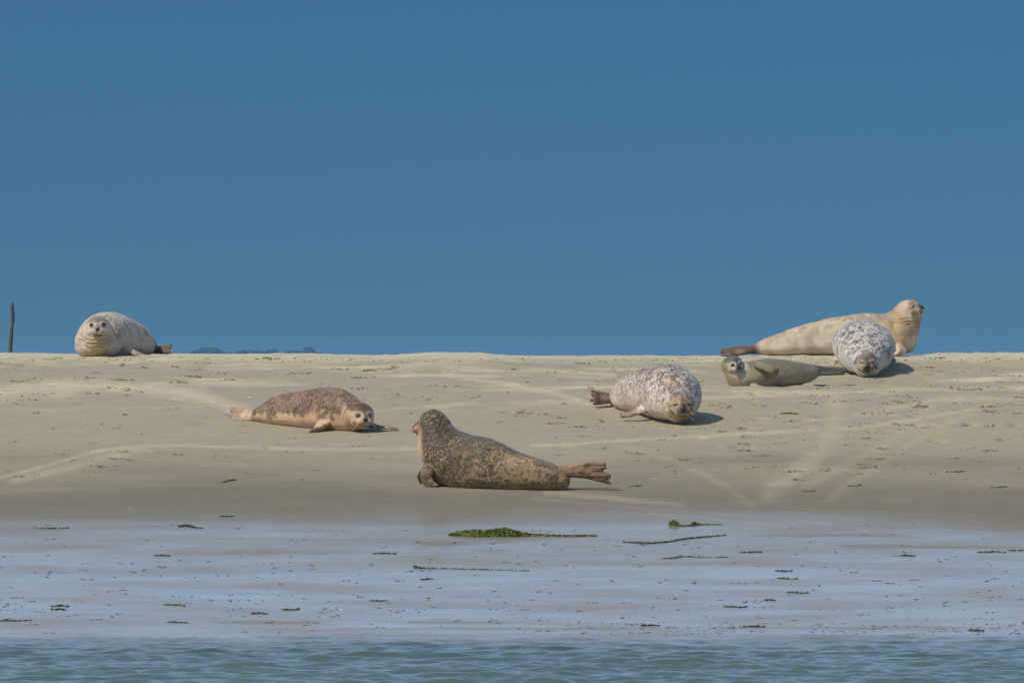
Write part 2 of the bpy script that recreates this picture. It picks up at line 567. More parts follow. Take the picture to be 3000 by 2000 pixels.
coat_m, _t, _b = new_mat('seal_fur')
_c = attr(_t, 'coat', True)
_n = noise(_t, 170, 3, 0.65, objco(_t))
_n2 = noise(_t, 60, 3, 0.6, objco(_t))
_c = mixcol(_t, maprange(_t, _n, 0.35, 0.65, 0.30, 0.0), _c, mixcol(_t, 1.0, _c, (0.55, 0.52, 0.5), 'MULTIPLY'))
_c2 = attr(_t, 'fleck', True)
_am = attr(_t, 'fleck_amount')
_n3 = noise(_t, 62, 2, 0.5, objco(_t), 0.6)
_sp = N(_t, 'ShaderNodeMath', operation='MULTIPLY')
_t.links.new(maprange(_t, _n3, 0.51, 0.61, 0.0, 1.0), _sp.inputs[0])
_t.links.new(_am, _sp.inputs[1])
_c = mixcol(_t, _sp.outputs[0], _c, _c2)
_t.links.new(_c, _b.inputs['Base Color'])
_b.inputs['Roughness'].default_value = 0.62
_b.inputs['Specular IOR Level'].default_value = 0.28
_b.inputs['Sheen Weight'].default_value = 0.12
_b.inputs['Sheen Roughness'].default_value = 0.5
_bp = N(_t, 'ShaderNodeBump')
_bp.inputs['Strength'].default_value = 0.4
_bp.inputs['Distance'].default_value = 0.006
_t.links.new(_n2, _bp.inputs['Height'])
_t.links.new(_bp.outputs['Normal'], _b.inputs['Normal'])

eye_m, _t, _b = new_mat('seal_eye')
_t.links.new(mixcol(_t, noise(_t, 60, 2), (0.006, 0.005, 0.004), (0.016, 0.012, 0.010)), _b.inputs['Base Color'])
_b.inputs['Roughness'].default_value = 0.08
eye_grey_m, _t, _b = new_mat('seal_eye_grey')
_t.links.new(mixcol(_t, noise(_t, 60, 2), (0.05, 0.055, 0.055), (0.09, 0.10, 0.10)), _b.inputs['Base Color'])
_b.inputs['Roughness'].default_value = 0.12
nose_m = simple_mat('seal_nose', (0.022, 0.018, 0.016), 0.45, 0.4, 120, 0.4, 0.3)
whisk_m = simple_mat('seal_whisker', (0.36, 0.31, 0.24), 0.5, 0.1, 30)

def unit(v):
    v = np.asarray(v, float)
    return v / np.linalg.norm(v)

def seal(label, D, stations, head, paddles, hinds, painter, eyes=None, folds=(), voxel=0.005, group='seals hauled out on the sandbank', side_hint=(0, 1, 0), dors_up=(0, 0, 1), nose=True, whiskers=True, sm=7, fills=(), sagk=0.018):
    """stations: (px, py, dy, r_side_px, r_up_px) from neck to tail; side_hint: direction of the r_side axis"""
    sh = Shape()
    st = []
    for q in stations:
        px, py, dy, rs, ru = q[:5]
        p = PT(px, py, D + dy)
        k = (D + dy) / FPX
        st.append((*p, rs * k, ru * k))
    A = catmull(st, 10)
    Pp = A[:, :3]
    T = np.gradient(Pp, axis=0)
    T /= np.linalg.norm(T, axis=1)[:, None]
    h = unit(side_hint)
    S = h - (T @ h)[:, None] * T
    S /= np.linalg.norm(S, axis=1)[:, None]
    U = np.cross(S, T)
    U *= np.where((U @ np.asarray(dors_up, float)) < 0, -1.0, 1.0)[:, None] if True else 1
    rs, ru = np.maximum(A[:, 3], 0.004), np.maximum(A[:, 4], 0.004)
    m = 44
    a = np.arange(m) * 2 * math.pi / m
    rows = []
    for i in range(len(Pp)):
        rows.append(Pp[i] + rs[i] * np.cos(a)[:, None] * S[i] + ru[i] * np.sin(a)[:, None] * U[i])
    for i, sg, at in ((0, -1, 0), (len(Pp) - 1, 1, None)):
        add = []
        for q in (0.35, 0.65, 0.88, 0.98):
            k = math.sqrt(1 - q * q)
            rr = min(rs[i], ru[i])
            add.append(Pp[i] + sg * T[i] * rr * q + k * (rs[i] * np.cos(a)[:, None] * S[i] + ru[i] * np.sin(a)[:, None] * U[i]))
        rows = (add[::-1] + rows) if sg < 0 else (rows + add)
    sh.rings(np.array(rows))
    for (fx, fy_, fdy, fr_) in fills:
        sh.ellipsoid(PT(fx, fy_, D + fdy), np.eye(3), np.full(3, fr_ * D / FPX))
    # head
    hp = PT(head['c'][0], head['c'][1], D + head['c'][2])
    R = head['r'] * D / FPX
    F = unit(head['f'])
    Uh = np.asarray(head.get('u', (0, 0, 1)), float)
    Uh = unit(Uh - (Uh @ F) * F)
    Sh = np.cross(F, Uh)                    # the seal's right-hand side
    ax = np.array([F, Sh, Uh])
    def H(f, s, u):
        return hp + R * (f * F + s * Sh + u * Uh)
    E = lambda c, r: sh.ellipsoid(H(*c), ax, np.array(r) * R)
    E((0, 0, 0), (1.04, 0.98, 0.90))
    E((-0.45, 0, -0.22), (0.95, 1.02, 0.92))
    mz = head.get('muz', 1.0)
    E((0.78 * mz, 0, -0.22), (0.56, 0.54, 0.44))
    E((0.70 * mz, 0, 0.02), (0.60, 0.30, 0.33))
    for s in (-1, 1):
        E((1.04 * mz, 0.23 * s, -0.33), (0.36, 0.33, 0.29))
        E((0.50, 0.42 * s, 0.27), (0.34, 0.30, 0.26))
        E((0.45, 0.50 * s, -0.30), (0.45, 0.36, 0.40))
    E((0.72 * mz, 0, -0.56), (0.54, 0.42, 0.28))
    E((1.20 * mz, 0, -0.10), (0.20, 0.17, 0.16))
    # fore flippers
    flip_pts = []
    for p in paddles:
        pts = np.array([PT(x, y, D + dy) for x, y, dy in p['pts']])
        k = D / FPX
        w = np.array(p['w']) * k
        tk = np.array(p['t']) * k
        sh.tube(pts, np.stack([w, tk], 1), p['dir'], sub=8)
        L = catmull(np.concatenate([pts, w[:, None]], 1), 8)
        flip_pts.append((L[:, :3], L[:, 3], p.get('tip', 0.5)))
        # five digits
        wd = unit(p['dir'])
        nl = len(L)
        for q in range(5):
            o = (q - 2) / 2.0
            i0, i1 = int(nl * 0.45), nl - 1
            end_t = unit(L[-1, :3] - L[-3, :3])
            ext = (0.030 - 0.009 * abs(o - 0.3)) * p.get('dl', 1.0)
            a0 = L[i0, :3] + wd * o * L[i0, 3] * 0.75
            a1 = L[(i0 + i1) // 2, :3] + wd * o * L[(i0 + i1) // 2, 3] * 0.85
            a2 = L[i1, :3] + wd * o * L[i1, 3] * 0.95 + end_t * ext
            rr = p.get('dr', 0.011)
            sh.tube([a0, a1, a2], [rr, rr * 1.05, rr * 0.75], sub=4, m=8)
    # hind flippers
    for p in hinds:
        root = PT(*p['root'][:2], D + p['root'][2])
        tip = PT(*p['tip'][:2], D + p['tip'][2])
        wd = unit(p['dir'])
        ax_ = unit(tip - root)
        wd = unit(wd - (wd @ ax_) * ax_)
        k = D / FPX
        W, W0, tk = p['w'] * k, p.get('w0', p['w'] * 0.6) * k, p.get('t', 0.017)
        mid = root + (tip - root) * 0.45 + np.asarray(p.get('bow', (0, 0, 0)))
        L = np.linalg.norm(tip - root)
        sh.tube([root - ax_ * 0.05, root, mid, root + (tip - root) * 0.80 + 0.6 * np.asarray(p.get('bow', (0, 0, 0)))],
                [[W0, tk * 1.9], [W0, tk * 1.6], [(W + W0) / 2 * 0.95, tk], [W * 0.85, tk * 0.55]], wd, sub=7)
        for q in range(5):
            o = (q - 2) / 2.0
            ln = 1.0 - 0.07 * p.get('notch', 1.0) * (1 - abs(o)) - 0.03 * ((q * 7) % 3)
            a0 = root + wd * o * W0 * 0.6
            a1 = mid + wd * o * (W + W0) / 2 * 0.85
            a2 = root + (tip - root) * ln + wd * o * W * (0.9 + 0.1 * ((q * 5) % 3))
            rr = p.get('dr', 0.0125)
            sh.tube([a0, a1, a2], [rr * 1.15, rr * 1.15, rr * 1.0], sub=5, m=8)
        flip_pts.append((np.linspace(root, tip, 12), np.full(12, W + 0.02), 0.0))
    # weld everything to one continuous skin
    tmp = mesh_obj('tmp', sh.v, sh.f)
    md = tmp.modifiers.new('r', 'REMESH')
    md.mode = 'VOXEL'
    md.voxel_size = voxel
    md.use_smooth_shade = True
    ms = tmp.modifiers.new('s', 'SMOOTH')
    ms.factor = 0.5
    ms.iterations = sm
    dg = bpy.context.evaluated_depsgraph_get()
    me = bpy.data.meshes.new_from_object(tmp.evaluated_get(dg))
    bpy.data.objects.remove(tmp)
    n = len(me.vertices)
    V = np.empty(n * 3)
    me.vertices.foreach_get('co', V)
    V = V.reshape(-1, 3)
    NR = np.empty(n * 3)
    me.vertices.foreach_get('normal', NR)
    NR = NR.reshape(-1, 3)
    # per-vertex body coordinates
    best = np.full(n, 1e9)
    bi = np.zeros(n, int)
    for i in range(0, len(Pp), 2):
        d = ((V - Pp[i]) ** 2).sum(1)
        k = d < best
        best[k] = d[k]
        bi[k] = i
    u = bi / (len(Pp) - 1.0)
    off = V - Pp[bi]
    cu = (off * U[bi]).sum(1) / ru[bi]
    cs = (off * S[bi]).sum(1) / rs[bi]
    rad = np.hypot(cu, cs) + 1e-6
    dors = cu / rad
    lat = cs / rad
    hl = (V - hp) @ ax.T / R
    hd = np.sqrt(((hl - [0.25, 0, -0.12]) / [1.5, 1.15, 1.0]) ** 2 @ np.ones(3))
    hm = sstep(1.35, 0.95, hd)
    fm = np.zeros(n)
    ftip = np.zeros(n)
    for L, w, tipo in flip_pts:
        for i in range(len(L)):
            d = np.sqrt(((V - L[i]) ** 2).sum(1))
            q = sstep(w[i] * 1.5 + 0.02, w[i] * 0.9 + 0.008, d)
            s = i / (len(L) - 1)
            g = q * sstep(0.30, 0.85, s) if tipo > 0 else q * sstep(0.10, 0.4, s)
            fm = np.maximum(fm, g)
            ftip = np.maximum(ftip, q * sstep(0.6, 1.0, s))
    # relief: neck folds, mouth line, nostrils, skin ripples
    disp = np.zeros(n)
    fold_col = np.zeros(n)
    fy = np.hypot(hl[:, 1], hl[:, 2])
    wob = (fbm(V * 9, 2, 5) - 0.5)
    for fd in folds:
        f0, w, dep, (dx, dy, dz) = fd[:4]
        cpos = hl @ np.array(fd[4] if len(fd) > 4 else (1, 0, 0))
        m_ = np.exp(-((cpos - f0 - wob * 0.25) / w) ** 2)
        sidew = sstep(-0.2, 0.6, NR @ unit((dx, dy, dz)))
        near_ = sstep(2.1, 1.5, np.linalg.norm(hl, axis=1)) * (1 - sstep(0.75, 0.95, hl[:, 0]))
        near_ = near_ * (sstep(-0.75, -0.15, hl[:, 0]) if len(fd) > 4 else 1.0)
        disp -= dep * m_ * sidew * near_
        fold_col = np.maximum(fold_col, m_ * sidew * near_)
    mouth = np.exp(-((hl[:, 2] + 0.60 + 0.10 * np.abs(hl[:, 1])) / 0.06) ** 2) * sstep(0.70 * mz, 0.85 * mz, hl[:, 0]) * sstep(0.46, 0.32, np.abs(hl[:, 1]))
    disp -= 0.05 * R * mouth
    disp += (fbm(V * 14, 3, 8) - 0.5) * 0.008 * (1 - hm)
    disp += (fbm(V * 5.5, 2, 28) - 0.5) * 0.022 * (1 - hm) * (1 - fm)
    V2 = V + NR * disp[:, None]
    # lie on the sand, the blubber spreading where it meets it
    hgt = V2[:, 2] - gz(V2[:, 0], V2[:, 1])
    sag = np.exp(-((hgt - 0.03) / 0.075) ** 2) * (1 - fm) * sagk * sstep(1.5, 2.3, np.linalg.norm(hl, axis=1)) * sstep(0.97, 0.82, u)
    V2[:, :2] += NR[:, :2] * sag[:, None]
    g = gz(V2[:, 0], V2[:, 1])
    V2[:, 2] = np.maximum(V2[:, 2], g - 0.004)
    base = np.array([Pp[len(Pp) // 2][0], Pp[len(Pp) // 2][1], float(gz(Pp[len(Pp) // 2][0], Pp[len(Pp) // 2][1]))])
    root = bpy.data.objects.new('seal', None)
    C.objects.link(root)
    root.empty_display_size = 0.2
    root.location = base
    root['label'] = label
    root['category'] = 'seal'
    root['group'] = group
    me.vertices.foreach_set('co', (V2 - base).reshape(-1))
    me.update()
    me.name = 'body'
    me.polygons.foreach_set('use_smooth', np.ones(len(me.polygons), dtype=bool))
    me.materials.clear()
    me.materials.append(coat_m)
    body = bpy.data.objects.new('body', me)
    C.objects.link(body)
    body.parent = root
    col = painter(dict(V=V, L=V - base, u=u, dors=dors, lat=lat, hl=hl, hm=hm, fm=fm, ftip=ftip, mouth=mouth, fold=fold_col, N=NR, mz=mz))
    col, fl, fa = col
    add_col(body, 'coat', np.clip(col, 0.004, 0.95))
    add_col(body, 'fleck', np.clip(fl, 0.004, 0.95))
    add_float(body, 'fleck_amount', np.clip(fa, 0, 1))
    # eyes
    if eyes:
        for s in (-1, 1):
            e = Shape()
            ev = eyes
            fw = unit(F * 0.80 + s * Sh * 0.52 + 0.10 * Uh)
            es, eu = s * ev.get('s', 0.42), ev.get('u', 0.13)
            nearv = (hl[:, 1] - es) ** 2 + (hl[:, 2] - eu) ** 2 + np.where(hl[:, 0] > 0.2, 0, 9)
            ef = hl[np.argsort(nearv)[:6], 0].mean() - ev.get('sink', 0.055)
            c = H(ef, es, eu) - base
            sd = unit(np.cross(fw, Uh))
            up = np.cross(sd, fw)
            r = ev.get('r', 0.19) * R
            e.ellipsoid(c, np.array([fw, sd, up]), (r * 0.8, r * ev.get('wide', 1.0), r * ev.get('open', 1.0)), 16, 10)
            mesh_obj('eye', e.v, e.f, ev.get('mat', eye_m), root)
    if nose:
        e = Shape()
        e.ellipsoid(H(1.37 * mz, 0, -0.13) - base, ax, np.array((0.07, 0.135, 0.075)) * R, 14, 10)
        for s in (-1, 1):
            e.ellipsoid(H(1.385 * mz, s * 0.075, -0.17) - base, ax, np.array((0.06, 0.055, 0.085)) * R, 12, 8)
        mesh_obj('nose', e.v, e.f, nose_m, root)
    if whiskers:
        e = Shape()
        rr = random.Random(int(D * 100))
        for s in (-1, 1):
            for q in range(4):
                a0 = H((1.12 + 0.12 * rr.random()) * mz, s * (0.26 + 0.14 * rr.random()), -0.22 - 0.24 * rr.random()) - base
                dr = unit(F * rr.uniform(0.0, 0.5) + s * Sh * 1.0 + Uh * rr.uniform(-0.9, 0.1))
                ln = R * rr.uniform(0.35, 0.7)
                e.tube([a0, a0 + dr * ln * 0.5, a0 + dr * ln - np.array([0, 0, 0.2 * ln])], [0.0006, 0.0005, 0.0003], sub=3, m=4)
        mesh_obj('whiskers', e.v, e.f, whisk_m, root, kind='stuff')
    return root

def mixc(a, b, t):
    t = np.asarray(t)[:, None]
    return a * (1 - t) + b * t

def spots(L, freq, lo, hi, seed, stretch=(1, 1, 1), warp=0.35):
    p = L * np.asarray(stretch) * freq
    w = np.stack([vnoise(p * 0.8 + 5, seed + 40), vnoise(p * 0.8 + 9, seed + 41), vnoise(p * 0.8 + 13, seed + 42)], 1) - 0.5
    return sstep(lo, hi, fbm(p + w * warp * 2, 2, seed))

def rings(L, freq, width, seed):
    """pale curls on a darker coat"""
    p = L * freq
    w = np.stack([vnoise(p * 0.9 + 5, seed + 40), vnoise(p * 0.9 + 9, seed + 41), vnoise(p * 0.9 + 13, seed + 42)], 1) - 0.5
    return np.exp(-((fbm(p + w * 1.0, 2, seed) - 0.5) / width) ** 2)

def face(c, d, hl, dark, light, ring=0.5, bridge=0.6, muzzle=0.5, cap=0.0, capcol=None, slit=0.0):
    """markings of a harbour seal's face: lines above the nose, pale round the eyes, dusky whisker pads"""
    f, s, u = hl[:, 0], np.abs(hl[:, 1]), hl[:, 2]
    fr = sstep(0.05, 0.45, f)
    mz = d['mz']
    if cap > 0:
        c = mixc(c, capcol, cap * sstep(0.28, 0.52, u + 0.1 * (fbm(d['L'] * 30, 2, 3) - 0.5)) * sstep(1.25, 1.0, np.linalg.norm(hl, axis=1) * 0.98))
    er = np.sqrt(((s - 0.43) / 0.34) ** 2 + ((u - 0.13) / 0.30) ** 2)
    er = er * (0.85 + 0.3 * fbm(d['L'] * 40, 2, 71))
    c = mixc(c, light, ring * fr * sstep(1.2, 0.65, er))
    if slit:
        sl = np.exp(-((u - 0.13 + 0.22 * (s - 0.43)) / 0.055) ** 2) * sstep(0.20, 0.26, s) * sstep(0.68, 0.56, s)
        c = mixc(c, dark * 0.6, slit * fr * sl)
    else:
        c = mixc(c, dark, 0.75 * fr * sstep(0.66, 0.46, er))
    c = mixc(c, dark, bridge * fr * np.exp(-(s / 0.13) ** 2) * sstep(-0.05, 0.1, u) * sstep(0.75, 0.5, u))
    c = mixc(c, dark, muzzle * sstep(0.98 * mz, 1.2 * mz, f) * sstep(-0.50, -0.34, u) * sstep(0.5, 0.3, s))
    c = mixc(c, dark, 0.85 * d['mouth'])
    nb = np.sqrt((s / 0.20) ** 2 + ((u + 0.13) / 0.15) ** 2)
    c = mixc(c, dark * 0.5, 0.9 * sstep(1.1, 0.8, nb) * sstep(1.0 * mz, 1.2 * mz, f))
    return c

# ---- 1: pale seal on the crest, left
def no_face(d):
    """fleck mask: none on the face or the flippers"""
    return (1 - d['hm'] * sstep(0.0, 0.4, d['hl'][:, 0])) * (1 - 0.8 * d['fm'])

def paint1(d):
    L, hl = d['L'], d['hl']
    n = len(L)
    c = np.tile(lin(192, 179, 154), (n, 1))
    c = mixc(c, lin(124, 115, 100), 0.75 * spots(L, 11, 0.44, 0.66, 3) * sstep(-0.5, 0.4, d['dors']))
    c = mixc(c, lin(132, 122, 108), 0.55 * spots(L, 44, 0.54, 0.66, 5))
    c = mixc(c, lin(208, 196, 174), 0.5 * spots(L, 30, 0.52, 0.68, 6))
    c = mixc(c, lin(176, 150, 100), 0.75 * sstep(-0.55, -1.1, hl[:, 2] + 0.5 * (fbm(L * 14, 2, 9) - 0.5)) * sstep(1.35, 0.3, np.abs(hl[:, 1]) + 0.7 * (fbm(L * 12, 3, 18) - 0.5)) * sstep(-2.8, -2.2, hl[:, 2]) * sstep(0.4, -0.3, d['N'][:, 1]) * (0.4 + 0.8 * spots(L, 20, 0.3, 0.6, 8)))
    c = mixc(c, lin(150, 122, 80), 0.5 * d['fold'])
    c = mixc(c, lin(84, 70, 58), 0.9 * d['fm'] * sstep(0.62, 0.75, d['u']))
    c = mixc(c, lin(176, 150, 126), 0.7 * d['fm'] * sstep(0.6, 0.4, d['u']))
    c = face(c, d, hl, lin(72, 62, 56), lin(200, 182, 168), 0.45, 0.4, 0.35, 0.8, lin(104, 94, 88))
    c = mixc(c, lin(112, 84, 60), 0.7 * sstep(0.8, 1.0, hl[:, 0]) * sstep(-0.5, -0.6, hl[:, 2]))
    c = mixc(c, lin(190, 150, 132), 0.35 * sstep(0.8, 1.0, hl[:, 0]) * sstep(-0.55, -0.4, hl[:, 2]) * sstep(-0.1, -0.25, hl[:, 2]))
    return c, np.tile(lin(118, 108, 96), (n, 1)), 0.45 * no_face(d)

seal('pale grey seal facing the camera on the crest, nearest the thin pole', 73.0,
     [(286, 985, 0.10, 50, 58), (284, 1000, 0.22, 64, 58), (306, 984, 0.48, 68, 70), (345, 984, 0.80, 62, 64), (390, 996, 1.05, 54, 54),
      (425, 1010, 1.20, 36, 36), (450, 1022, 1.32, 16, 16)],
     dict(c=(287, 960, 0.04), r=37, f=(0.02, -1, 0.02), u=(-0.05, 0, 1)),
     [dict(pts=[(358, 1000, 0.52), (374, 1020, 0.40), (395, 1034, 0.34), (412, 1040, 0.36)], w=[16, 14, 12, 9], t=[8, 7, 5.5, 4.5], dir=(0.3, 0.9, 0.35))],
     [dict(root=(452, 1024, 1.25), tip=(500, 1022, 1.10), dir=(0.2, 0.3, 1), w=11, w0=8, t=0.016),
      dict(root=(448, 1026, 1.35), tip=(494, 1026, 1.45), dir=(0.2, 0.3, 1), w=10, w0=8, t=0.016)],
     paint1, folds=[(-0.62, 0.07, 0.008, (0, -0.9, -0.3), (0.45, 0, 1)), (-1.0, 0.08, 0.010, (0, -0.9, -0.3), (0.35, 0, 1)), (-1.4, 0.08, 0.008, (0, -0.9, -0.3), (0.3, 0, 1))], eyes=dict(r=0.17, s=0.48, u=0.24, open=0.8, wide=1.1), side_hint=(1, 0.2, 0))

# ---- 2: brown seal with round face, lying on the slope
def paint2(d):
    L, hl = d['L'], d['hl']
    n = len(L)
    edge = d['dors'] + 1.0 * (fbm(L * 18, 3, 4) - 0.5)
    c = np.tile(lin(206, 174, 136), (n, 1))
    c = mixc(c, lin(178, 140, 102), 0.5 * spots(L, 9, 0.45, 0.7, 44))
    bc = np.tile(lin(96, 72, 55), (n, 1))
    bc = mixc(bc, lin(70, 50, 38), 0.65 * spots(L, 17, 0.45, 0.66, 9))
    bc = mixc(bc, lin(134, 108, 86), 0.55 * spots(L, 12, 0.45, 0.66, 39))
    bc = mixc(bc, lin(160, 134, 110), 0.55 * rings(L, 44, 0.030, 7))
    t = sstep(-0.50, 0.0, edge)
    c = c * (1 - t[:, None]) + bc * t[:, None]
    neck = sstep(1.75, 1.25, np.linalg.norm(hl - [0, 0, -0.1], axis=1)) * sstep(0.62, 0.30, hl[:, 2] + 0.3 * (fbm(L * 20, 2, 14) - 0.5))
    c = mixc(c, lin(196, 166, 132), 0.9 * neck)
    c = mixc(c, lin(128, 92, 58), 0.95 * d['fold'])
    c = mixc(c, lin(206, 180, 148), 0.9 * d['fm'] * sstep(0.6, 0.8, d['u']))
    c = mixc(c, lin(126, 98, 76), 0.5 * d['fm'] * spots(L, 30, 0.5, 0.65, 2))
    c = mixc(c, lin(118, 96, 76), 0.6 * d['ftip'])
    c = face(c, d, hl, lin(92, 66, 46), lin(208, 184, 156), 0.55, 0.8, 0.15, 0.9, lin(88, 64, 50))
    er = np.sqrt(((np.abs(hl[:, 1]) - 0.43) / 0.5) ** 2 + ((hl[:, 2] - 0.05) / 0.45) ** 2)
    c = mixc(c, lin(128, 96, 70), 0.6 * np.exp(-((er - 1.12) / 0.12) ** 2) * sstep(0.1, 0.5, hl[:, 0]))
    return c, np.tile(lin(172, 146, 122), (n, 1)), 0.5 * t * no_face(d) * (1 - neck)

seal('brown seal with pale belly and round face, closest to the lone white shell', 64.6,
     [(1046, 1222, 0.06, 42, 42), (1022, 1212, 0.16, 50, 54), (990, 1204, 0.28, 60, 64), (945, 1200, 0.42, 62, 66), (890, 1202, 0.56, 56, 58),
      (835, 1203, 0.70, 47, 49), (790, 1208, 0.82, 36, 36), (755, 1217, 0.92, 22, 20), (735, 1219, 0.97, 14, 13)],
     dict(c=(1055, 1216, -0.04), r=42, f=(0.32, -0.94, -0.14), u=(-0.02, 0, 1), muz=0.92),
     [dict(pts=[(958, 1228, 0.22), (942, 1246, 0.12), (924, 1259, 0.05), (908, 1265, 0.01)], w=[22, 18, 13, 9], t=[12, 9, 6, 4], dir=(0.75, 0.35, 0.5)),
      dict(pts=[(1075, 1240, 0.16), (1105, 1250, 0.10), (1135, 1253, 0.06), (1156, 1256, 0.04)], w=[16, 14, 12, 8], t=[7, 6, 5, 3.5], dir=(0.1, 1, 0.15))],
     [dict(root=(745, 1212, 0.92), tip=(674, 1208, 1.02), dir=(0.1, 0.2, 1), w=12, w0=10, t=0.016),
      dict(root=(742, 1222, 0.88), tip=(673, 1222, 0.96), dir=(0.2, 0.4, 1), w=10, w0=9, t=0.016)],
     paint2, dict(r=0.165, s=0.43, u=0.12, mat=eye_grey_m, open=0.85),
     folds=[(-0.05, 0.07, 0.015, (-0.8, -0.6, -0.1)), (-0.33, 0.07, 0.015, (-0.8, -0.6, -0.1)), (-0.68, 0.08, 0.015, (-0.8, -0.6, -0.1))], side_hint=(0.6, 0.8, 0))

# ---- 3: the nearest seal, back turned
def paint3(d):
    L, hl, u, dors = d['L'], d['hl'], d['u'], d['dors']
    n = len(L)
    big = fbm(L * 7, 3, 5) - 0.5
    c = np.tile(lin(72, 58, 43), (n, 1))
    # olive buff flank and rump, dusky shoulders and saddle
    c = mixc(c, lin(144, 123, 86), 0.85 * sstep(0.38, 0.72, u + 0.5 * big))
    c = mixc(c, lin(44, 37, 31), 0.9 * sstep(0.58, 0.25, u + 0.6 * big) * sstep(-0.6, 0.2, dors + 0.9 * big))
    c = mixc(c, lin(96, 88, 78), 0.7 * sstep(0.55, 0.9, dors + 0.3 * big))
    # many small pale flecks and short curls
    dens = 0.35 + 0.65 * sstep(0.35, 0.65, fbm(L * 6, 2, 19))
    c = mixc(c, lin(160, 140, 104), 0.55 * dens * rings(L, 40, 0.032, 9))
    c = mixc(c, lin(44, 37, 29), 0.65 * spots(L, 44, 0.53, 0.62, 15, warp=0.5))
    c = mixc(c, lin(62, 54, 44), 0.45 * spots(L, 16, 0.50, 0.66, 12) * sstep(0.9, 0.5, u))
    c = mixc(c, lin(172, 142, 96), 0.65 * sstep(-0.62, -0.92, dors + 0.3 * big))
    # pale throat strip, with the sunlit left rim painted into the coat
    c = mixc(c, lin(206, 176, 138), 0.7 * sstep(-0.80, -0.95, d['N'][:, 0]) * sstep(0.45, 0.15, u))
    k = d['hm'] * 0.85 * sstep(1.35, 1.0, np.linalg.norm(hl, axis=1))
    hcol = mixc(np.tile(lin(76, 72, 60), (n, 1)), lin(126, 114, 92), 0.8 * spots(L, 34, 0.50, 0.60, 3))
    hcol = mixc(hcol, lin(48, 44, 38), 0.6 * spots(L, 26, 0.52, 0.62, 23))
    c = c * (1 - k[:, None]) + hcol * k[:, None]
    c = mixc(c, lin(158, 122, 90), 0.85 * d['hm'] * sstep(0.50, 0.78, hl[:, 0] - 0.35 * hl[:, 2]))
    c = mixc(c, lin(154, 124, 96), 0.85 * d['fm'] * sstep(0.6, 0.75, u))
    c = mixc(c, lin(80, 60, 44), 0.75 * d['fm'] * sstep(0.6, 0.75, u) * spots(L, 40, 0.5, 0.62, 31, (0.3, 1, 1.6)))
    c = mixc(c, lin(92, 78, 56), 0.8 * d['fm'] * sstep(0.5, 0.3, u))
    c = mixc(c, lin(150, 126, 84), 0.6 * d['fm'] * sstep(0.5, 0.3, u) * spots(L, 36, 0.5, 0.6, 13))
    c = face(c, d, hl, lin(66, 48, 36), lin(196, 158, 128), 0.5, 0.3, 0.85)
    return c, np.tile(lin(178, 152, 110), (n, 1)), 0.62 * dens * no_face(d) * sstep(1.0, 0.75, dors)

seal('speckled olive brown seal sitting up with its back to the camera, nearest the water', 60.0,
     [(1270, 1246, 0.42, 48, 47), (1283, 1284, 0.40, 64, 63), (1306, 1326, 0.34, 82, 80), (1356, 1353, 0.24, 86, 84), (1418, 1364, 0.12, 82, 82),
      (1490, 1378, 0.03, 71, 65), (1560, 1390, -0.05, 58, 52), (1612, 1399, -0.10, 44, 41), (1642, 1405, -0.12, 28, 28)],
     dict(c=(1266, 1242, 0.42), r=41, f=(-0.94, 0.34, -0.06), u=(-0.05, 0, 1), muz=1.05),
     [dict(pts=[(1268, 1352, 0.22), (1252, 1384, 0.17), (1252, 1406, 0.16), (1264, 1417, 0.14)], w=[24, 20, 18, 13], t=[14, 12, 9, 6], dir=(0.85, -0.45, 0.1)),
      dict(pts=[(1245, 1372, 0.55), (1236, 1395, 0.60), (1240, 1412, 0.62)], w=[20, 18, 14], t=[10, 8, 6], dir=(0.6, 0.8, 0.1))],
     [dict(root=(1640, 1384, -0.14), tip=(1776, 1377, -0.22), dir=(0.05, -0.15, 1), w=17, w0=17, t=0.020, dr=0.0145, notch=0.55, bow=(0, 0, 0.012)),
      dict(root=(1638, 1388, -0.07), tip=(1788, 1404, -0.05), dir=(-0.1, -0.3, 1), w=12, w0=14, t=0.019, dr=0.014, notch=0.55, bow=(0, 0, 0.03))],
     paint3, dict(r=0.15, s=0.44, f=0.72, u=0.15), sm=6, fills=[(1293, 1372, 0.32, 60), (1300, 1345, 0.34, 68)])

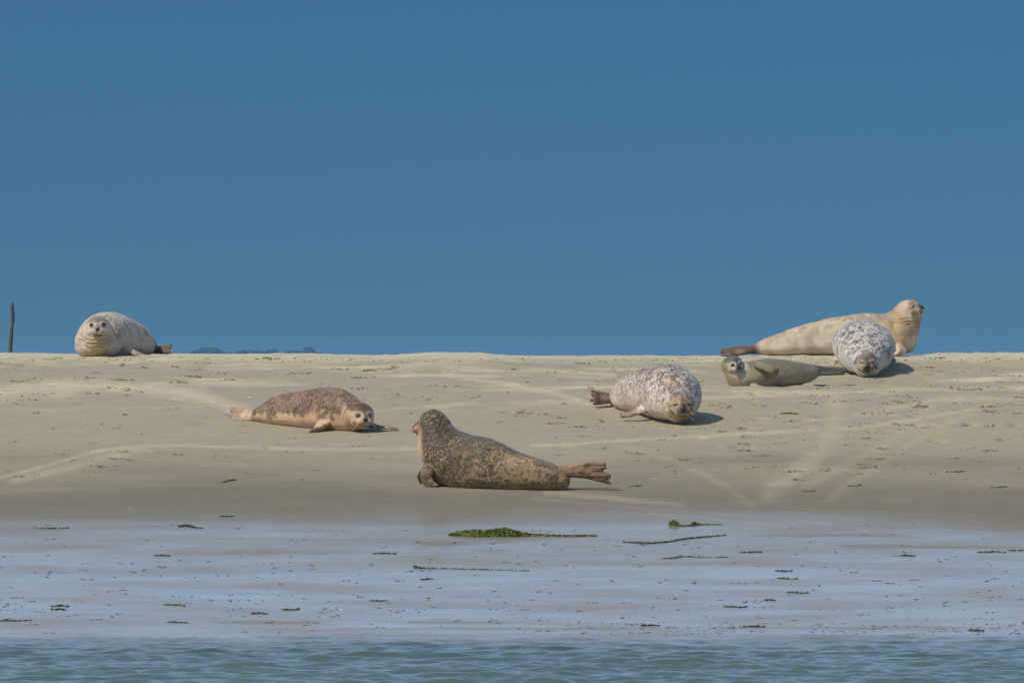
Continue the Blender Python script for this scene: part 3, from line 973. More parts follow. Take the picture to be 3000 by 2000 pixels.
# ---- 4: mottled seal lying face on, right of middle
def paint4(d):
    L, hl, dors = d['L'], d['hl'], d['dors']
    n = len(L)
    big = fbm(L * 6, 3, 3) - 0.5
    c = np.tile(lin(212, 196, 174), (n, 1))
    zone = sstep(-0.55, 0.75, dors + 1.0 * big)
    c = mixc(c, lin(176, 160, 146), 0.5 * spots(L, 8, 0.40, 0.66, 61))
    c = mixc(c, lin(104, 90, 82), (0.35 + 0.65 * zone) * 0.85 * spots(L, 46, 0.52, 0.60, 7, warp=0.6))
    c = mixc(c, lin(88, 76, 71), 0.8 * zone * spots(L, 30, 0.49, 0.60, 47, warp=0.6))
    c = mixc(c, lin(84, 75, 73), 0.9 * sstep(0.55, 0.95, dors + 0.7 * big) * (0.35 + 0.65 * spots(L, 24, 0.42, 0.56, 5)))
    c = mixc(c, lin(226, 215, 200), 0.6 * spots(L, 54, 0.55, 0.64, 27, warp=0.6))
    c = mixc(c, lin(190, 150, 122), 0.40 * spots(L, 9, 0.56, 0.72, 37))
    c = mixc(c, lin(222, 200, 164), 0.55 * sstep(-0.3, -0.8, dors))
    c = mixc(c, lin(136, 110, 90), 0.9 * d['fm'])
    c = mixc(c, lin(82, 60, 48), 0.75 * d['fm'] * spots(L, 36, 0.49, 0.58, 2))
    f = hl[:, 0]
    fc = mixc(np.tile(lin(178, 150, 120), (n, 1)), lin(84, 70, 62), 0.8 * spots(L, 40, 0.47, 0.57, 19))
    k = d['hm'] * sstep(0.25, 0.6, f)
    c = c * (1 - k[:, None]) + fc * k[:, None]
    c = mixc(c, lin(96, 92, 92), 0.7 * d['hm'] * sstep(0.35, 0.6, hl[:, 2]) * sstep(-0.1, 0.3, f) * (0.5 + 0.5 * spots(L, 30, 0.4, 0.55, 6)))
    c = mixc(c, lin(172, 140, 92), 0.7 * d['hm'] * sstep(-0.50, -0.65, hl[:, 2]))
    c = face(c, d, hl, lin(62, 50, 44), lin(188, 166, 140), 0.45, 0.65, 0.7, slit=0.95)
    return c, np.tile(lin(104, 92, 86), (n, 1)), (0.25 + 0.5 * zone) * no_face(d)

seal('white seal heavily mottled grey, dozing chin on sand with a shadow at its right', 65.4,
     [(1990, 1186, 0.16, 52, 50), (1976, 1160, 0.38, 80, 74), (1958, 1148, 0.66, 90, 84), (1925, 1146, 0.98, 82, 76), (1880, 1150, 1.28, 70, 64),
      (1842, 1156, 1.50, 55, 50), (1812, 1164, 1.64, 32, 30), (1795, 1168, 1.72, 16, 16)],
     dict(c=(1994, 1182, 0.08), r=44, f=(0.10, -0.97, -0.20), u=(0.0, 0, 1)),
     [dict(pts=[(1900, 1188, 0.66), (1874, 1202, 0.58), (1850, 1211, 0.55), (1828, 1214, 0.56)], w=[17, 14, 12, 11], t=[9, 7, 6, 5], dir=(0.1, 0.8, 0.6))],
     [dict(root=(1790, 1164, 1.62), tip=(1732, 1160, 1.52), dir=(0.1, 0.3, 1), w=14, w0=10, t=0.02, dr=0.015),
      dict(root=(1790, 1172, 1.58), tip=(1738, 1174, 1.46), dir=(0.1, 0.4, 1), w=10, w0=8, t=0.018)],
     paint4, folds=[(-0.10, 0.08, 0.010, (-0.6, -0.7, 0.2)), (-0.42, 0.09, 0.010, (-0.6, -0.7, 0.3))], eyes=dict(r=0.12, s=0.45, u=0.12, open=0.30, wide=1.3, sink=0.03), side_hint=(1, 0.35, 0))

# ---- 5: young olive seal on its side
def paint5(d):
    L, hl = d['L'], d['hl']
    c = np.tile(lin(150, 139, 112), (len(L), 1))
    c = mixc(c, lin(106, 104, 94), 0.9 * sstep(0.15, 0.8, d['dors'] + 0.2 * (fbm(L * 8, 2, 1) - 0.5)))
    c = mixc(c, lin(122, 110, 82), 0.6 * spots(L, 12, 0.45, 0.68, 4))
    c = mixc(c, lin(186, 174, 142), 0.8 * sstep(0.42, 0.12, d['u']) * spots(L, 7, 0.30, 0.6, 8))
    c = mixc(c, lin(140, 118, 70), 0.7 * sstep(0.22, 0.05, d['u']) * sstep(0.1, -0.5, d['dors']))
    c = mixc(c, lin(150, 132, 98), 0.8 * d['fm'] * sstep(0.6, 0.4, d['u']))
    c = mixc(c, lin(66, 66, 64), 0.9 * np.maximum(d['fm'] * sstep(0.6, 0.8, d['u']), 0.8 * sstep(0.88, 1.0, d['u'])))
    c = mixc(c, lin(70, 62, 46), 0.5 * d['ftip'])
    c = mixc(c, lin(186, 178, 156), 0.7 * d['hm'] * sstep(0.2, 0.6, hl[:, 0]))
    c = face(c, d, hl, lin(48, 46, 46), lin(206, 198, 186), 0.6, 0.9, 0.85, 0.9, lin(76, 76, 80))
    return c, np.tile(lin(112, 104, 78), (len(L), 1)), 0.25 * no_face(d)

seal('small smooth olive seal on its side, one flipper across its belly', 68.5,
     [(2150, 1082, 0.12, 34, 34), (2166, 1102, 0.11, 38, 40), (2196, 1102, 0.14, 44, 44), (2240, 1098, 0.18, 46, 46), (2290, 1097, 0.23, 44, 44),
      (2335, 1096, 0.28, 36, 36), (2372, 1092, 0.33, 25, 25), (2398, 1086, 0.37, 14, 14)],
     dict(c=(2147, 1067, 0.07), r=30, f=(0.42, -0.88, -0.12), u=(-0.22, 0, 1)),
     [dict(pts=[(2214, 1065, 0.03), (2238, 1074, -0.01), (2262, 1084, -0.02), (2277, 1089, 0.0)], w=[11, 11, 10.5, 9], t=[7, 6, 5.5, 4.5], dir=(0.4, 0.15, 0.85), dl=0.35, dr=0.010),
      dict(pts=[(2205, 1128, 0.04), (2228, 1134, -0.01), (2250, 1136, -0.02), (2266, 1137, -0.02)], w=[9, 9, 8, 6], t=[6, 5, 4, 3.5], dir=(0, 1, 0.3), dl=0.5, dr=0.009)],
     [dict(root=(2396, 1079, 0.36), tip=(2482, 1084, 0.44), dir=(0.0, 1, 0.45), w=11, w0=10, t=0.016, dr=0.011, notch=0.4),
      dict(root=(2394, 1094, 0.34), tip=(2470, 1091, 0.38), dir=(0.0, 1, 0.45), w=10, w0=9, t=0.016, dr=0.011, notch=0.4)],
     paint5, sagk=0.004, fills=[(2148, 1084, 0.10, 29), (2152, 1096, 0.10, 30), (2161, 1110, 0.10, 29), (2172, 1122, 0.11, 26)], eyes=dict(r=0.15, s=0.45, u=0.13, open=0.85), side_hint=(0, 1, 0), voxel=0.005)

# ---- 7: the big buff seal with its head up
def paint7(d):
    L, hl = d['L'], d['hl']
    n = len(L)
    c = np.tile(lin(184, 170, 146), (n, 1))
    c = mixc(c, lin(150, 126, 98), 0.55 * sstep(-0.4, 0.8, d['dors'] + 1.0 * (fbm(L * 9, 3, 3) - 0.5)) * spots(L, 10, 0.30, 0.72, 5))
    c = mixc(c, lin(128, 106, 84), 0.4 * spots(L, 28, 0.52, 0.68, 9) * sstep(-0.3, 0.4, d['dors']))
    c = mixc(c, lin(120, 98, 78), 0.5 * spots(L, 7, 0.42, 0.7, 29) * sstep(0.3, 0.8, d['dors']) * sstep(0.40, 0.25, d['u']))
    c = mixc(c, lin(214, 203, 180), 0.75 * spots(L, 7, 0.36, 0.70, 14) * sstep(0.5, -0.4, d['dors']))
    c = mixc(c, lin(178, 146, 94), 0.7 * sstep(0.16, 0.02, d['u']) * spots(L, 7, 0.34, 0.66, 24) * (1 - d['hm']))
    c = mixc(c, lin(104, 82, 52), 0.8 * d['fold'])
    c = mixc(c, lin(88, 64, 50), 0.95 * np.maximum(d['fm'] * sstep(0.6, 0.8, d['u']), sstep(0.90, 0.97, d['u'])))
    c = mixc(c, lin(140, 112, 96), 0.6 * d['fm'] * spots(L, 14, 0.5, 0.6, 2) * sstep(0.6, 0.8, d['u']))
    f = hl[:, 0]
    c = mixc(c, lin(206, 190, 158), 0.6 * d['hm'])
    c = mixc(c, lin(120, 97, 74), 0.8 * d['hm'] * sstep(0.35, 0.65, f) * (0.5 + 0.5 * spots(L, 30, 0.45, 0.6, 33)))
    c = face(c, d, hl, lin(56, 44, 36), lin(164, 138, 108), 0.4, 0.3, 0.7, slit=0.9)
    return c, np.tile(lin(134, 112, 86), (n, 1)), 0.30 * no_face(d) * sstep(-0.5, 0.4, d['dors'])

seal('large buff seal with raised head and dark tail, stretched along the crest', 74.2,
     [(2630, 986, 0.02, 52, 54), (2592, 986, 0.05, 62, 66), (2545, 984, 0.09, 64, 66), (2480, 984, 0.13, 60, 60), (2410, 990, 0.17, 52, 52),
      (2340, 1000, 0.2, 42, 42), (2280, 1010, 0.23, 31, 31), (2238, 1018, 0.25, 22, 22), (2205, 1024, 0.26, 15, 14)],
     dict(c=(2664, 908, -0.02), r=33, f=(0.74, -0.60, 0.32), u=(-0.3, 0.0, 1)),
     [dict(pts=[(2640, 1018, -0.14), (2634, 1030, -0.2), (2622, 1037, -0.23), (2608, 1039, -0.24)], w=[17, 15, 12, 9], t=[8, 7, 6, 4], dir=(0.5, 0.8, 0.2))],
     [dict(root=(2212, 1020, 0.22), tip=(2112, 1036, 0.18), dir=(0.15, 0.7, 0.7), w=13, w0=11, t=0.022, dr=0.015),
      dict(root=(2212, 1024, 0.30), tip=(2130, 1037, 0.36), dir=(0.15, 0.7, 0.7), w=11, w0=9, t=0.02, dr=0.014)],
     paint7, dict(r=0.13, s=0.46, u=0.14, open=0.3, wide=1.15), side_hint=(0, 1, 0), sm=12, fills=[(2640, 992, 0.0, 46), (2640, 968, 0.0, 48), (2643, 946, 0.0, 45), (2648, 930, 0.0, 41), (2656, 915, 0.0, 36), (2634, 942, 0.01, 40), (2622, 952, 0.02, 45), (2606, 966, 0.03, 52), (2666, 932, -0.02, 34), (2658, 952, -0.01, 38), (2650, 975, -0.01, 40)],
     folds=[(-0.95, 0.05, 0.005, (0.8, -0.55, 0), (0.35, 0, 1)), (-1.25, 0.05, 0.005, (0.8, -0.55, 0), (0.35, 0, 1)), (-1.55, 0.05, 0.005, (0.8, -0.55, 0), (0.35, 0, 1)), (-0.65, 0.05, 0.005, (0.8, -0.55, 0), (0.35, 0, 1))])

# ---- 6: grey mottled seal, asleep, seen end on
def paint6(d):
    L, hl, dors = d['L'], d['hl'], d['dors']
    n = len(L)
    big = fbm(L * 6, 3, 3) - 0.5
    c = np.tile(lin(198, 187, 172), (n, 1))
    zone = sstep(-0.45, 0.5, dors + 0.9 * big)
    c = mixc(c, lin(100, 94, 91), (0.15 + 0.85 * zone) * 0.75 * spots(L, 22, 0.42, 0.62, 57, warp=0.25))
    c = mixc(c, lin(72, 68, 66), 0.8 * zone * spots(L, 40, 0.52, 0.60, 7, warp=0.25))
    c = mixc(c, lin(216, 209, 202), 0.65 * spots(L, 46, 0.54, 0.63, 27, warp=0.25))
    c = mixc(c, lin(228, 216, 192), 0.6 * sstep(-0.2, -0.7, dors))
    c = mixc(c, lin(160, 138, 124), 0.9 * d['fm'])
    fc = mixc(np.tile(lin(168, 146, 124), (n, 1)), lin(82, 68, 58), 0.85 * spots(L, 38, 0.46, 0.56, 19))
    k = d['hm'] * sstep(0.35, 0.62, hl[:, 0])
    c = c * (1 - k[:, None]) + fc * k[:, None]
    c = mixc(c, lin(92, 84, 72), 0.7 * d['hm'] * sstep(0.30, 0.5, hl[:, 2]) * sstep(0.1, 0.4, hl[:, 0]))
    c = face(c, d, hl, lin(62, 50, 44), lin(200, 180, 156), 0.45, 0.75, 0.65, slit=0.95)
    return c, np.tile(lin(100, 95, 93), (n, 1)), (0.2 + 0.5 * zone) * no_face(d)

seal('grey and white mottled seal asleep head on, lying in front of the buff one', 70.4,
     [(2541, 1062, 0.14, 46, 42), (2538, 1036, 0.34, 78, 62), (2532, 1016, 0.62, 90, 72), (2526, 1010, 0.98, 88, 70), (2520, 1016, 1.35, 76, 60), (2512, 1026, 1.68, 54, 44), (2506, 1036, 1.92, 30, 26), (2503, 1040, 2.02, 15, 14)],
     dict(c=(2540, 1058, 0.06), r=36, f=(-0.02, -0.96, -0.26), u=(0, 0, 1), muz=0.95),
     [dict(pts=[(2466, 1046, 0.66), (2448, 1055, 0.64), (2440, 1063, 0.62), (2443, 1068, 0.58)], w=[15, 13, 11, 8], t=[8, 7, 6, 4], dir=(0.2, 0.8, 0.5), dl=0.5),
      dict(pts=[(2606, 1046, 0.70), (2618, 1055, 0.70), (2621, 1063, 0.68)], w=[13, 12, 9], t=[7, 6, 4], dir=(0.2, 0.9, 0.3), dl=0.4)],
     [dict(root=(2503, 1040, 1.98), tip=(2490, 1038, 2.2), dir=(0.6, 0, 1), w=11, w0=8),
      dict(root=(2507, 1040, 1.98), tip=(2516, 1038, 2.2), dir=(0.6, 0, -1), w=11, w0=8)],
     paint6, folds=[(-0.05, 0.08, 0.009, (-0.3, -0.8, 0.4)), (-0.4, 0.09, 0.009, (-0.3, -0.8, 0.4))], eyes=dict(r=0.11, s=0.44, u=0.12, open=0.25, wide=1.3, sink=0.04), side_hint=(1, 0, 0))

# ------------------------------------------------------------------ seaweed
weed_m = simple_mat('sea_lettuce', (0.105, 0.125, 0.028), 0.6, 0.6, 30, 0.25, 0.5)
weed_dark_m = simple_mat('dark_weed', (0.055, 0.062, 0.026), 0.55, 0.6, 40, 0.35, 0.5)
crumb_m = simple_mat('beach_crumbs', (0.185, 0.145, 0.080), 0.85, 0.55, 14, 0.15)
fleck_m = simple_mat('wet_flecks', (0.060, 0.058, 0.046), 0.6, 0.5, 14, 0.3)
shell_m = simple_mat('shell', (0.78, 0.75, 0.68), 0.45, 0.12, 60, 0.4)

def tag(o, label, cat, group=None):
    o['label'] = label
    o['category'] = cat
    if group:
        o['group'] = group
    return o

def weed(name, path, mat, label, group=None, seed=0, n=300, leaf=0.018):
    """path: (px, py, half width px, height px) along a strand; crumpled fronds heaped over it"""
    r = np.random.default_rng(seed)
    pa = np.array(path, float)
    P = np.concatenate([ground_pts(pa[:, 0], pa[:, 1]), pa[:, 2:4] * 55 / FPX], 1)
    A = catmull(P, 8)
    base = P[0, :3]
    seglen = np.r_[0, np.cumsum(np.linalg.norm(np.diff(A[:, :2], axis=0), axis=1))]
    prob = (A[:, 3] + 0.004) * (A[:, 4] + 0.006)
    prob /= prob.sum()
    V, Fc = [], []
    idx = np.where(np.arange(n) % 3 > 0, r.choice(len(A), n, p=prob), r.integers(0, len(A), n))
    nxt = np.minimum(idx + 1, len(A) - 1)
    Cc = A[idx] + (A[nxt] - A[idx]) * r.random((n, 1))
    qq = r.normal(0, 0.5, n)
    xx, yy = Cc[:, 0] + r.normal(0, 1, n) * Cc[:, 3] * 0.35, Cc[:, 1] + qq * Cc[:, 3] * 1.6
    zz = gz(xx, yy) + np.minimum(np.abs(r.normal(0, 0.5, n)), 0.85) * Cc[:, 4] * np.maximum(0.1, 1 - qq * qq * 0.5) + 0.002
    for k in range(n):
        d = r.normal(size=3) * [1, 0.7, 0.28]
        d /= np.linalg.norm(d)
        w = np.cross(d, r.normal(size=3))
        w /= np.linalg.norm(w)
        nn = np.cross(d, w)
        s = leaf * r.uniform(0.5, 1.3)
        b = len(V)
        p0 = np.array([xx[k], yy[k], zz[k]])
        for a in range(4):
            t = a / 3 - 0.5
            ww = s * (0.42 - 1.0 * t * t) * r.uniform(0.8, 1.3)
            p = p0 + d * t * s * 1.7 + nn * s * (0.9 * t * t + r.normal(0, 0.1))
            V.append(p - w * ww)
            V.append(p + w * ww)
        for a in range(3):
            Fc.append((b + 2 * a, b + 2 * a + 1, b + 2 * a + 3, b + 2 * a + 2))
    V = np.array(V)
    V[:, 2] = np.maximum(V[:, 2], gz(V[:, 0], V[:, 1]) + 0.001)
    V = list(V - base)
    # the strand's own wet body, so the heap is closed underneath
    m = 10
    b = len(V)
    th = np.pi * np.arange(m) / (m - 1)
    bx = A[:, None, 0] + 0.01 * r.normal(size=(len(A), m))
    by = A[:, None, 1] - np.cos(th) * (A[:, None, 3] * 1.1 + 0.004)
    bz = gz(bx, by) - 0.003 + np.sin(th) * (A[:, None, 4] * 0.62 * (0.75 + 0.5 * r.random((len(A), m))) + 0.004)
    V.extend(np.stack([bx, by, bz], -1).reshape(-1, 3) - base)
    for i in range(len(A) - 1):
        for a in range(m - 1):
            Fc.append((b + i * m + a, b + i * m + a + 1, b + (i + 1) * m + a + 1, b + (i + 1) * m + a))
    o = mesh_obj(name, V, Fc, mat, smooth=False)
    o.location = base
    tag(o, label, 'seaweed', group)
    return o

weed('seaweed_heap', [(1318, 1567, 6, 3), (1345, 1568, 16, 12), (1390, 1569, 22, 20), (1440, 1569, 22, 19), (1478, 1569, 24, 25), (1510, 1570, 18, 18), (1545, 1570, 12, 9),
                      (1600, 1570, 8, 5), (1660, 1571, 7, 4), (1710, 1570, 4, 3), (1745, 1570, 2, 1.5)], weed_m,
     'long heap of bright green seaweed below the nearest seal', seed=1, n=3600, leaf=0.010)
weed('seaweed_clump', [(1964, 1538, 5, 12), (1975, 1539, 9, 18), (1992, 1541, 5, 5), (2020, 1540, 4, 3), (2034, 1538, 8, 10), (2055, 1537, 4, 3), (2112, 1537, 2, 1)], weed_m,
     'green seaweed with two small upright tufts and a thin tail', seed=2, n=600, leaf=0.009)
weed('seaweed_strand', [(1826, 1587, 1, 0.6), (1865, 1590, 3, 2.5), (1905, 1591, 3, 3), (1950, 1588, 3, 2.2), (1990, 1581, 2.5, 2.6), (2040, 1575, 3, 2.2), (2085, 1571, 2, 1.4), (2125, 1567, 1, 0.6)], weed_dark_m,
     'dark wavy strand of seaweed right of the green heap', seed=3, n=520, leaf=0.008)
weed('seaweed_strand', [(1216, 1662, 4, 7), (1228, 1664, 3, 3), (1290, 1665, 1.2, 1), (1350, 1666, 1.5, 1.2), (1420, 1668, 1, 0.7), (1550, 1671, 0.8, 0.5)], weed_dark_m,
     'thin straight strand of weed with a pale knob at its left end', seed=4, n=200, leaf=0.007)
weed('seaweed_strand', [(1942, 1636, 1, 0.6), (1975, 1634, 3, 1.8), (2005, 1630, 2, 1.2), (2060, 1632, 1, 0.6), (2130, 1632, 0.8, 0.4)], weed_dark_m,
     'flat olive strand of weed lying below the wavy dark strand', seed=5, n=160, leaf=0.007)
weed('seaweed_scrap', [(650, 1414, 2, 1), (668, 1409, 3, 2.5), (690, 1406, 2, 1)], weed_m, 'single green blade of weed on bare sand left of the nearest seal', seed=6, n=60, leaf=0.012)
weed('seaweed_scrap', [(2288, 1213, 2, 1), (2310, 1212, 4, 3), (2335, 1213, 2, 1)], weed_m, 'green weed scrap on the sand below the small olive seal', seed=7, n=80, leaf=0.014)
weed('seaweed_scrap', [(522, 1543, 2, 2), (548, 1541, 6, 6), (575, 1546, 2, 2), (592, 1547, 1, 0.6)], weed_dark_m, 'brown weed tuft at the wet sand edge, left side', seed=8, n=160, leaf=0.008)
SCRAP = ['thin dark weed scrap at the wet edge, left margin', 'dark weed scrap low on the wet flat below the thin pole', 'dark green weed tuft low on the flat, left third', 'flat weed scrap near the water, left of its darker neighbour',
         'dark weed scrap near the water, right of its flatter neighbour', 'small weed scrap low on the flat, just right of a white shell', 'flat weed scrap left of the brown reflection, below the brown seal', 'thin dark sliver, topmost of the short column of scraps at right',
         'green scrap with pale tip, second in the column of scraps at right', 'long dark sliver, third in the column of scraps at right', 'low dark scrap left of the column of scraps at right', 'dark brown weed scrap on the wet flat near the right margin',
         'weed scrap cut by the right edge of the picture', 'small dark knot of weed, lowest of the column at right', 'weed scrap at the waterline, right of centre', 'thin weed scrap at the waterline, three quarters across',
         'weed scrap at the waterline, left third', 'long weed scrap at the waterline in the left corner', 'tiny dark scrap right under the thin straight strand', 'faint thin scrap right of the flat olive strand',
         'faint sliver of weed above the wet edge, left of centre', 'lower of the paired scraps below the thin pole', 'grey weed scrap on the upper wet flat, left third', 'small dark scrap on the upper wet flat, far right', 'dark scrap at the waterline, far right']
for i, (x, y, w, h) in enumerate([(150, 1548, 48, 3), (175, 1775, 26, 5), (510, 1772, 30, 7), (760, 1797, 22, 5), (850, 1786, 24, 5), (1108, 1760, 24, 4), (1125, 1621, 34, 4),
                                  (2296, 1672, 24, 3), (2306, 1694, 30, 7), (2336, 1735, 30, 4), (2155, 1777, 32, 4), (2905, 1617, 40, 5), (2985, 1613, 28, 5), (2255, 1757, 14, 5), (1905, 1832, 26, 5),
                                  (2210, 1835, 30, 4), (520, 1822, 28, 4), (40, 1818, 50, 5), (1250, 1697, 18, 3), (2200, 1618, 30, 3), (665, 1513, 20, 2), (170, 1785, 20, 3), (475, 1627, 24, 4), (2660, 1627, 22, 4), (2860, 1846, 22, 5)]):
    hh = h * 0.35
    weed('seaweed_scrap', [(x - w, y + random.uniform(-1, 1), 1.2, 0.6), (x - w * random.uniform(0.1, 0.5), y, random.uniform(1.5, 3), hh), (x + w * random.uniform(0.1, 0.5), y + random.uniform(-2, 2), 2, hh * random.uniform(0.3, 0.8)), (x + w, y + random.uniform(-2, 2), 0.8, 0.5)],
         weed_m if i in (2, 8, 12) else weed_dark_m, SCRAP[i], 'weed scraps on the wet flat', seed=100 + i, n=40 + int(w), leaf=0.009)
for i, (x, y, w, h) in enumerate([(2800, 1383, 26, 3), (2925, 1428, 24, 2.5), (1860, 1425, 18, 2.5), (2505, 1424, 20, 1.5), (2370, 1440, 18, 1.5)]):
    weed('seaweed_scrap', [(x - w, y, 1.5, 1), (x, y, 3, h), (x + w, y - 3, 1, 0.8)], weed_m,
         ['upper green weed scrap on the damp slope near the right edge', 'lower green weed scrap on the damp slope near the right edge', 'small green scrap just right of the nearest seal tail', 'thin green sliver in the middle of the damp right slope', 'thin green sliver at the foot of the broad drag trail'][i],
         'green weed scraps on the damp slope', seed=200 + i, n=40, leaf=0.010)

# ------------------------------------------------------------------ shells
sv, sf = [], []
nr, na = 5, 13
for i in range(nr):
    for j in range(na):
        a = -1.15 + 2.3 * j / (na - 1)
        r_ = 0.1 + 0.9 * i / (nr - 1)
        rib = 1 + 0.05 * (j % 2)
        sv.append((math.sin(a) * r_ * 0.9 * rib, math.cos(a) * r_ * rib - 0.4, 0.42 * math.sin(math.pi * min(r_, 0.97)) * rib * math.cos(a * 0.9) + 0.02))
for i in range(nr - 1):
    for j in range(na - 1):
        b0 = i * na + j
        sf.append((b0, b0 + 1, b0 + na + 1, b0 + na))
shell0 = None
SH = [(732, 1165, 4.6, 'largest white shell, lying just above the brown seal tail'), (1917, 1405, 4.0, 'white shell on bare damp sand right of the nearest seal tail'), (295, 1256, 2.6, 'tiny white shell on smooth sand left of the brown seal'),
      (381, 1490, 3.6, 'white shell just above the wet edge, left third'), (1000, 1786, 4.4, 'white shell low on the wet flat, left of centre'), (848, 1347, 2.6, 'tiny white shell below the brown seal'), (330, 1680, 2.6, 'tiny white shell on the wet flat, left side'),
      (1402, 1171, 2.5, 'tiny white shell on the sand above the nearest seal'), (2200, 1169, 2.8, 'white shell on the sand right under the small olive seal'), (110, 1082, 2.4, 'tiny white shell left of the pale crest seal'), (1440, 1070, 2.2, 'tiny white shell near the crest, middle of the picture'),
      (2950, 1732, 3.2, 'white shell on the wet flat near the right edge'), (2520, 1677, 2.4, 'tiny white shell on the wet flat, right third'), (1586, 1718, 2.4, 'tiny white shell on the wet flat below the green heap'), (64, 1163, 2.2, 'tiny white shell on the pale streak at the left edge'),
      (1475, 1255, 2.4, 'tiny white shell left of the mottled dozing seal'), (2870, 1085, 2.2, 'tiny white shell on the upper sand near the right edge'), (1968, 1270, 2.2, 'tiny white shell below the mottled dozing seal')]
for x, y, r_, lab in SH:
    p = ground_pt(x, y)
    if shell0 is None:
        o = shell0 = mesh_obj('shell', sv, sf, shell_m)
        md = o.modifiers.new('t', 'SOLIDIFY')
        md.thickness = 0.08
    else:
        o = shell0.copy()
        C.objects.link(o)
    s = r_ * p[1] / FPX
    o.scale = (s, s, s)
    o.location = (p[0], p[1], p[2] + s * 0.25)
    o.rotation_euler = (random.uniform(0.4, 1.1), random.uniform(-0.3, 0.3), random.uniform(-0.9, 0.9))
    tag(o, lab, 'shell', 'white shells on the sandbank')

# ------------------------------------------------------------------ crumbs and flecks (uncountable)
def scatter(name, items, mat, label, cat):
    """items (n,4): photo px, py, size, flatness -> one mesh of little six-sided clods"""
    r = np.random.default_rng(31)
    it = np.array(items)
    it = it[(it[:, 1] > 1046) & (it[:, 0] > -250) & (it[:, 0] < 3250)]
    P = ground_pts(it[:, 0], it[:, 1])
    n, k = len(it), 6
    s, fl = it[:, 2:3], it[:, 3:4]
    a = r.random((n, 1)) * 6.28 + np.arange(k) * 2 * math.pi / k
    rad = s * r.uniform(0.5, 1.3, (n, k))
    st = r.uniform(1.0, 2.2, (n, 1))
    lo = np.stack([P[:, :1] + np.cos(a) * rad * st, P[:, 1:2] + np.sin(a) * rad * 0.8, np.repeat(P[:, 2:3] - 0.004, k, 1)], -1)
    hi = np.stack([P[:, :1] + np.cos(a + 0.3) * rad * 0.6 * st, P[:, 1:2] + np.sin(a + 0.3) * rad * 0.5, P[:, 2:3] + s * fl * r.uniform(0.4, 1.1, (n, k))], -1)
    V = np.concatenate([lo, hi], 1).reshape(-1, 3)
    Fc = []
    for i in range(n):
        b = i * 2 * k
        Fc += [(b + j, b + (j + 1) % k, b + k + (j + 1) % k, b + k + j) for j in range(k)]
        Fc.append(tuple(range(b + k, b + 2 * k)))
    o = mesh_obj(name, V, Fc, mat, smooth=False, kind='stuff')
    tag(o, label, cat)
    return o

items = []
r = np.random.default_rng(41)
def cluster(px, py, n, sx, sy, smin, smax, fl):
    for k in range(n):
        items.append((px + r.normal(0, sx), py + r.normal(0, sy), r.uniform(smin, smax), fl))
known = [(815, 1050), (1100, 1085), (1130, 1080), (640, 1090), (560, 1102), (800, 1165), (250, 1150), (370, 1140), (95, 1160), (140, 1155), (230, 1110), (70, 1117), (350, 1113), (690, 1112), (520, 1120), (1055, 1105), (1075, 1137),
         (1150, 1155), (975, 1082), (1340, 1132), (1560, 1210), (1630, 1240), (1700, 1250), (1540, 1200), (1300, 1240), (1240, 1245), (1390, 1160), (2120, 1195), (2075, 1190), (2680, 1160), (2640, 1180), (2690, 1190), (2590, 1210),
         (2830, 1140), (2880, 1190), (2910, 1205), (2660, 1245), (2600, 1315), (2560, 1345), (2540, 1370), (2570, 1365), (2910, 1320), (2930, 1290), (2860, 1350), (2065, 1255), (2100, 1265), (2200, 1318), (2235, 1335), (2180, 1300), (2320, 1380),
         (1740, 1060), (1720, 1065), (1540, 1067), (2720, 1075), (2930, 1118), (2580, 1115), (2410, 1135), (350, 1325), (340, 1345), (60, 1395), (300, 1365), (2530, 1058), (1650, 1225), (2350, 1405), (2270, 1365), (2000, 1345), (1880, 1330)]
for (x, y) in known:
    cluster(x + r.normal(0, 6), y, r.integers(8, 18), r.uniform(10, 24), 1.5, 0.003, 0.012, 0.5)
    cluster(x + r.normal(0, 22), y + r.normal(0, 3), r.integers(4, 12), r.uniform(5, 12), 1.2, 0.004, 0.014, 0.5)
for k in range(420):
    y = 1046 + 360 * r.random() ** 1.5
    x = r.uniform(-100, 3100) if r.random() < 0.6 else r.uniform(1700, 3100)
    cluster(x, y, r.integers(3, 12), r.uniform(4, 26), 1.3, 0.003, 0.010, 0.5)
for k in range(120):
    cluster(r.uniform(-100, 3100), r.uniform(1046, 1060), 3, 20, 1.2, 0.004, 0.010, 0.6)
scatter('beach_debris', items, crumb_m, 'loose crumbs of dry weed and clods strewn over the upper sand', 'debris')
items = []
for k in range(380):
    y = 1535 + 320 * r.random() ** 0.85
    x = r.uniform(-100, 3100)
    cluster(x, y, r.integers(1, 6), r.uniform(3, 14), 1.0, 0.003, 0.011, 0.3)
for k in range(60):
    cluster(r.uniform(1500, 3050), r.uniform(1825, 1858), 5, 30, 1.2, 0.004, 0.011, 0.25)
for k in range(40):
    cluster(r.uniform(-50, 3050), r.uniform(1740, 1830), 4, 26, 1.2, 0.004, 0.010, 0.25)
scatter('wet_flat_debris', items, fleck_m, 'dark flecks of weed and grit scattered over the wet flat', 'debris')

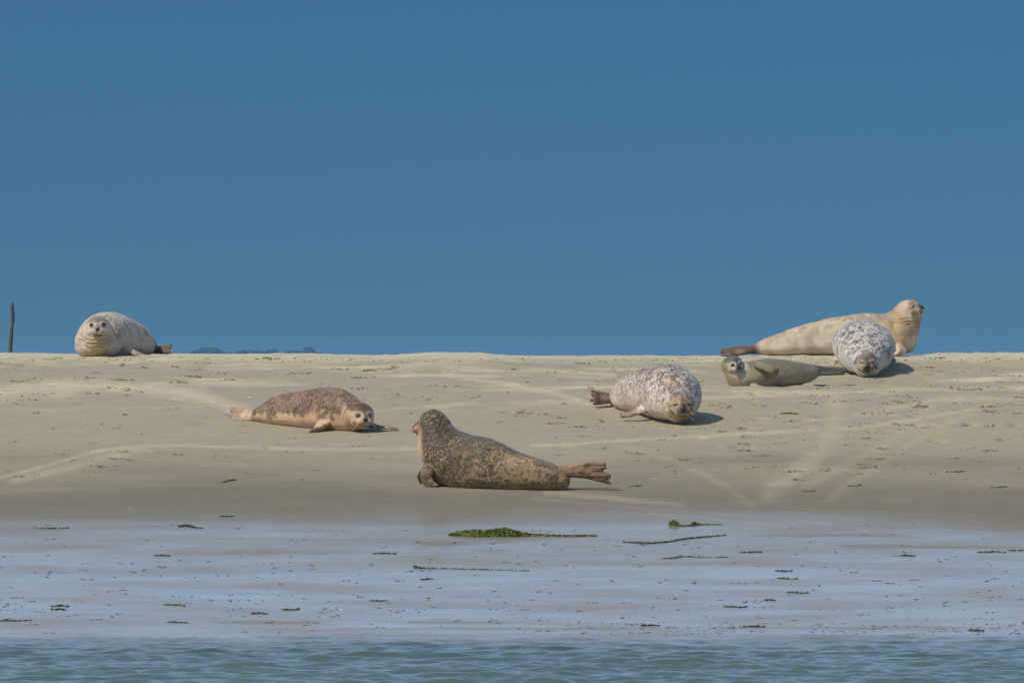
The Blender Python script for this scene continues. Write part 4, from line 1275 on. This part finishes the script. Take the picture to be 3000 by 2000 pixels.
# ------------------------------------------------------------------ far things
pole_m = simple_mat('weathered_pole', (0.085, 0.080, 0.050), 0.85, 0.5, 9, 0.2, 0.6)
D = 300.0
sh = Shape()
pp = [np.array([PT(26, 1075, D)[0], D, -2.0]), PT(28, 1075, D), PT(30, 1033, D), PT(33, 985, D), PT(37, 940, D), PT(36, 905, D), PT(36, 889, D)]
sh.tube(pp, [0.09, 0.085, 0.082, 0.07, 0.072, 0.062, 0.05], sub=6, m=12)
V = np.array(sh.v)
V[:, :2] += ((fbm(V * 3, 2, 3) - 0.5) * 0.05)[:, None]
b0 = np.array([V[:, 0].mean(), D, 0.0])
o = mesh_obj('mooring_pole', V - b0, sh.f, pole_m)
o.location = b0
tag(o, 'thin crooked wooden pole standing in the water beyond the crest', 'pole')

land_m = simple_mat('far_land', (0.10, 0.11, 0.06), 0.9, 0.14, 0.001)
D2 = 5200.0
xs = np.linspace(-2500, 2500, 60)
ydep = np.array([0, 60, 200, 500])
V, Fc = [], []
for j, yy in enumerate(ydep):
    for i, x in enumerate(xs):
        V.append((x, D2 + yy, [-0.5, 0.6, 0.9, -0.5][j] + 0.3 * math.sin(x * 0.01 + j)))
for j in range(3):
    for i in range(len(xs) - 1):
        b = j * len(xs) + i
        Fc.append((b, b + 1, b + len(xs) + 1, b + len(xs)))
mesh_obj('far_shore', V, Fc, land_m, kind='structure')
tree_m = simple_mat('far_trees', (0.05, 0.075, 0.045), 0.8, 0.4, 0.3)
V, Fc = [], []
r = np.random.default_rng(3)
def leafball(c, rad, n):
    for k in range(n):
        d = r.normal(size=3)
        d /= np.linalg.norm(d)
        p = c + d * rad * r.random() ** 0.4
        a = r.normal(size=3)
        b = np.cross(a, r.normal(size=3))
        a *= rad[0] * 0.32 / np.linalg.norm(a)
        b *= rad[0] * 0.32 / np.linalg.norm(b)
        i = len(V)
        V.extend([p - a, p + b, p + a, p - b])
        Fc.append((i, i + 1, i + 2, i + 3))
for (x0, x1, top) in [(520, 545, 1030), (545, 640, 1020), (640, 670, 1031), (672, 760, 1027), (760, 800, 1025), (800, 890, 1029), (890, 905, 1019), (905, 960, 1033), (300, 500, 1031), (1100, 1300, 1036)]:
    for k in range(int((x1 - x0) / 5) + 1):
        px = r.uniform(x0, x1)
        e = 1 - abs((px - (x0 + x1) / 2) / ((x1 - x0) / 2 + 1)) ** 3 * 0.6
        hgt = ((HOR - top) * e * D2 / FPX + EYE) * r.uniform(0.8, 1.05)
        base = np.array([(px - 1500) * D2 / FPX, D2 + r.uniform(60, 120), 0.3])
        w = r.uniform(0.35, 0.6) * hgt
        leafball(base + [0, 0, hgt * 0.58], np.array([w, w, hgt * 0.46]), 120)
        t0 = len(V)
        for z_, q in ((0, 0.25), (hgt * 0.6, 0.1)):
            for a in range(5):
                V.append(base + [q * math.cos(a * 1.257), q * math.sin(a * 1.257), z_])
        for a in range(5):
            Fc.append((t0 + a, t0 + (a + 1) % 5, t0 + 5 + (a + 1) % 5, t0 + 5 + a))
o = mesh_obj('far_wood', V, Fc, tree_m, smooth=False, kind='stuff')
tag(o, 'low bluish wood on the far shore beyond the crest', 'trees')

# ------------------------------------------------------------------ the air
hz = bpy.data.materials.new('haze')
hz.use_nodes = True
ht = hz.node_tree
ht.nodes.clear()
ho = N(ht, 'ShaderNodeOutputMaterial')
hv = N(ht, 'ShaderNodeVolumePrincipled')
hv.inputs['Color'].default_value = (0.22, 0.48, 0.70, 1)
hv.inputs['Density'].default_value = 0.00016
ht.links.new(hv.outputs[0], ho.inputs['Volume'])
x0, x1, y0, y1, z0, z1 = -31000, 31000, -31000, 31000, -5.0, 14.0
V = [(x, y, z) for z in (z0, z1) for x, y in ((x0, y0), (x1, y0), (x1, y1), (x0, y1))]
Fc = [(3, 2, 1, 0), (4, 5, 6, 7), (0, 1, 5, 4), (1, 2, 6, 5), (2, 3, 7, 6), (3, 0, 4, 7)]
o = mesh_obj('haze', V, Fc, hz, smooth=False, kind='stuff')
tag(o, 'thin blue sea air over the whole place', 'haze')
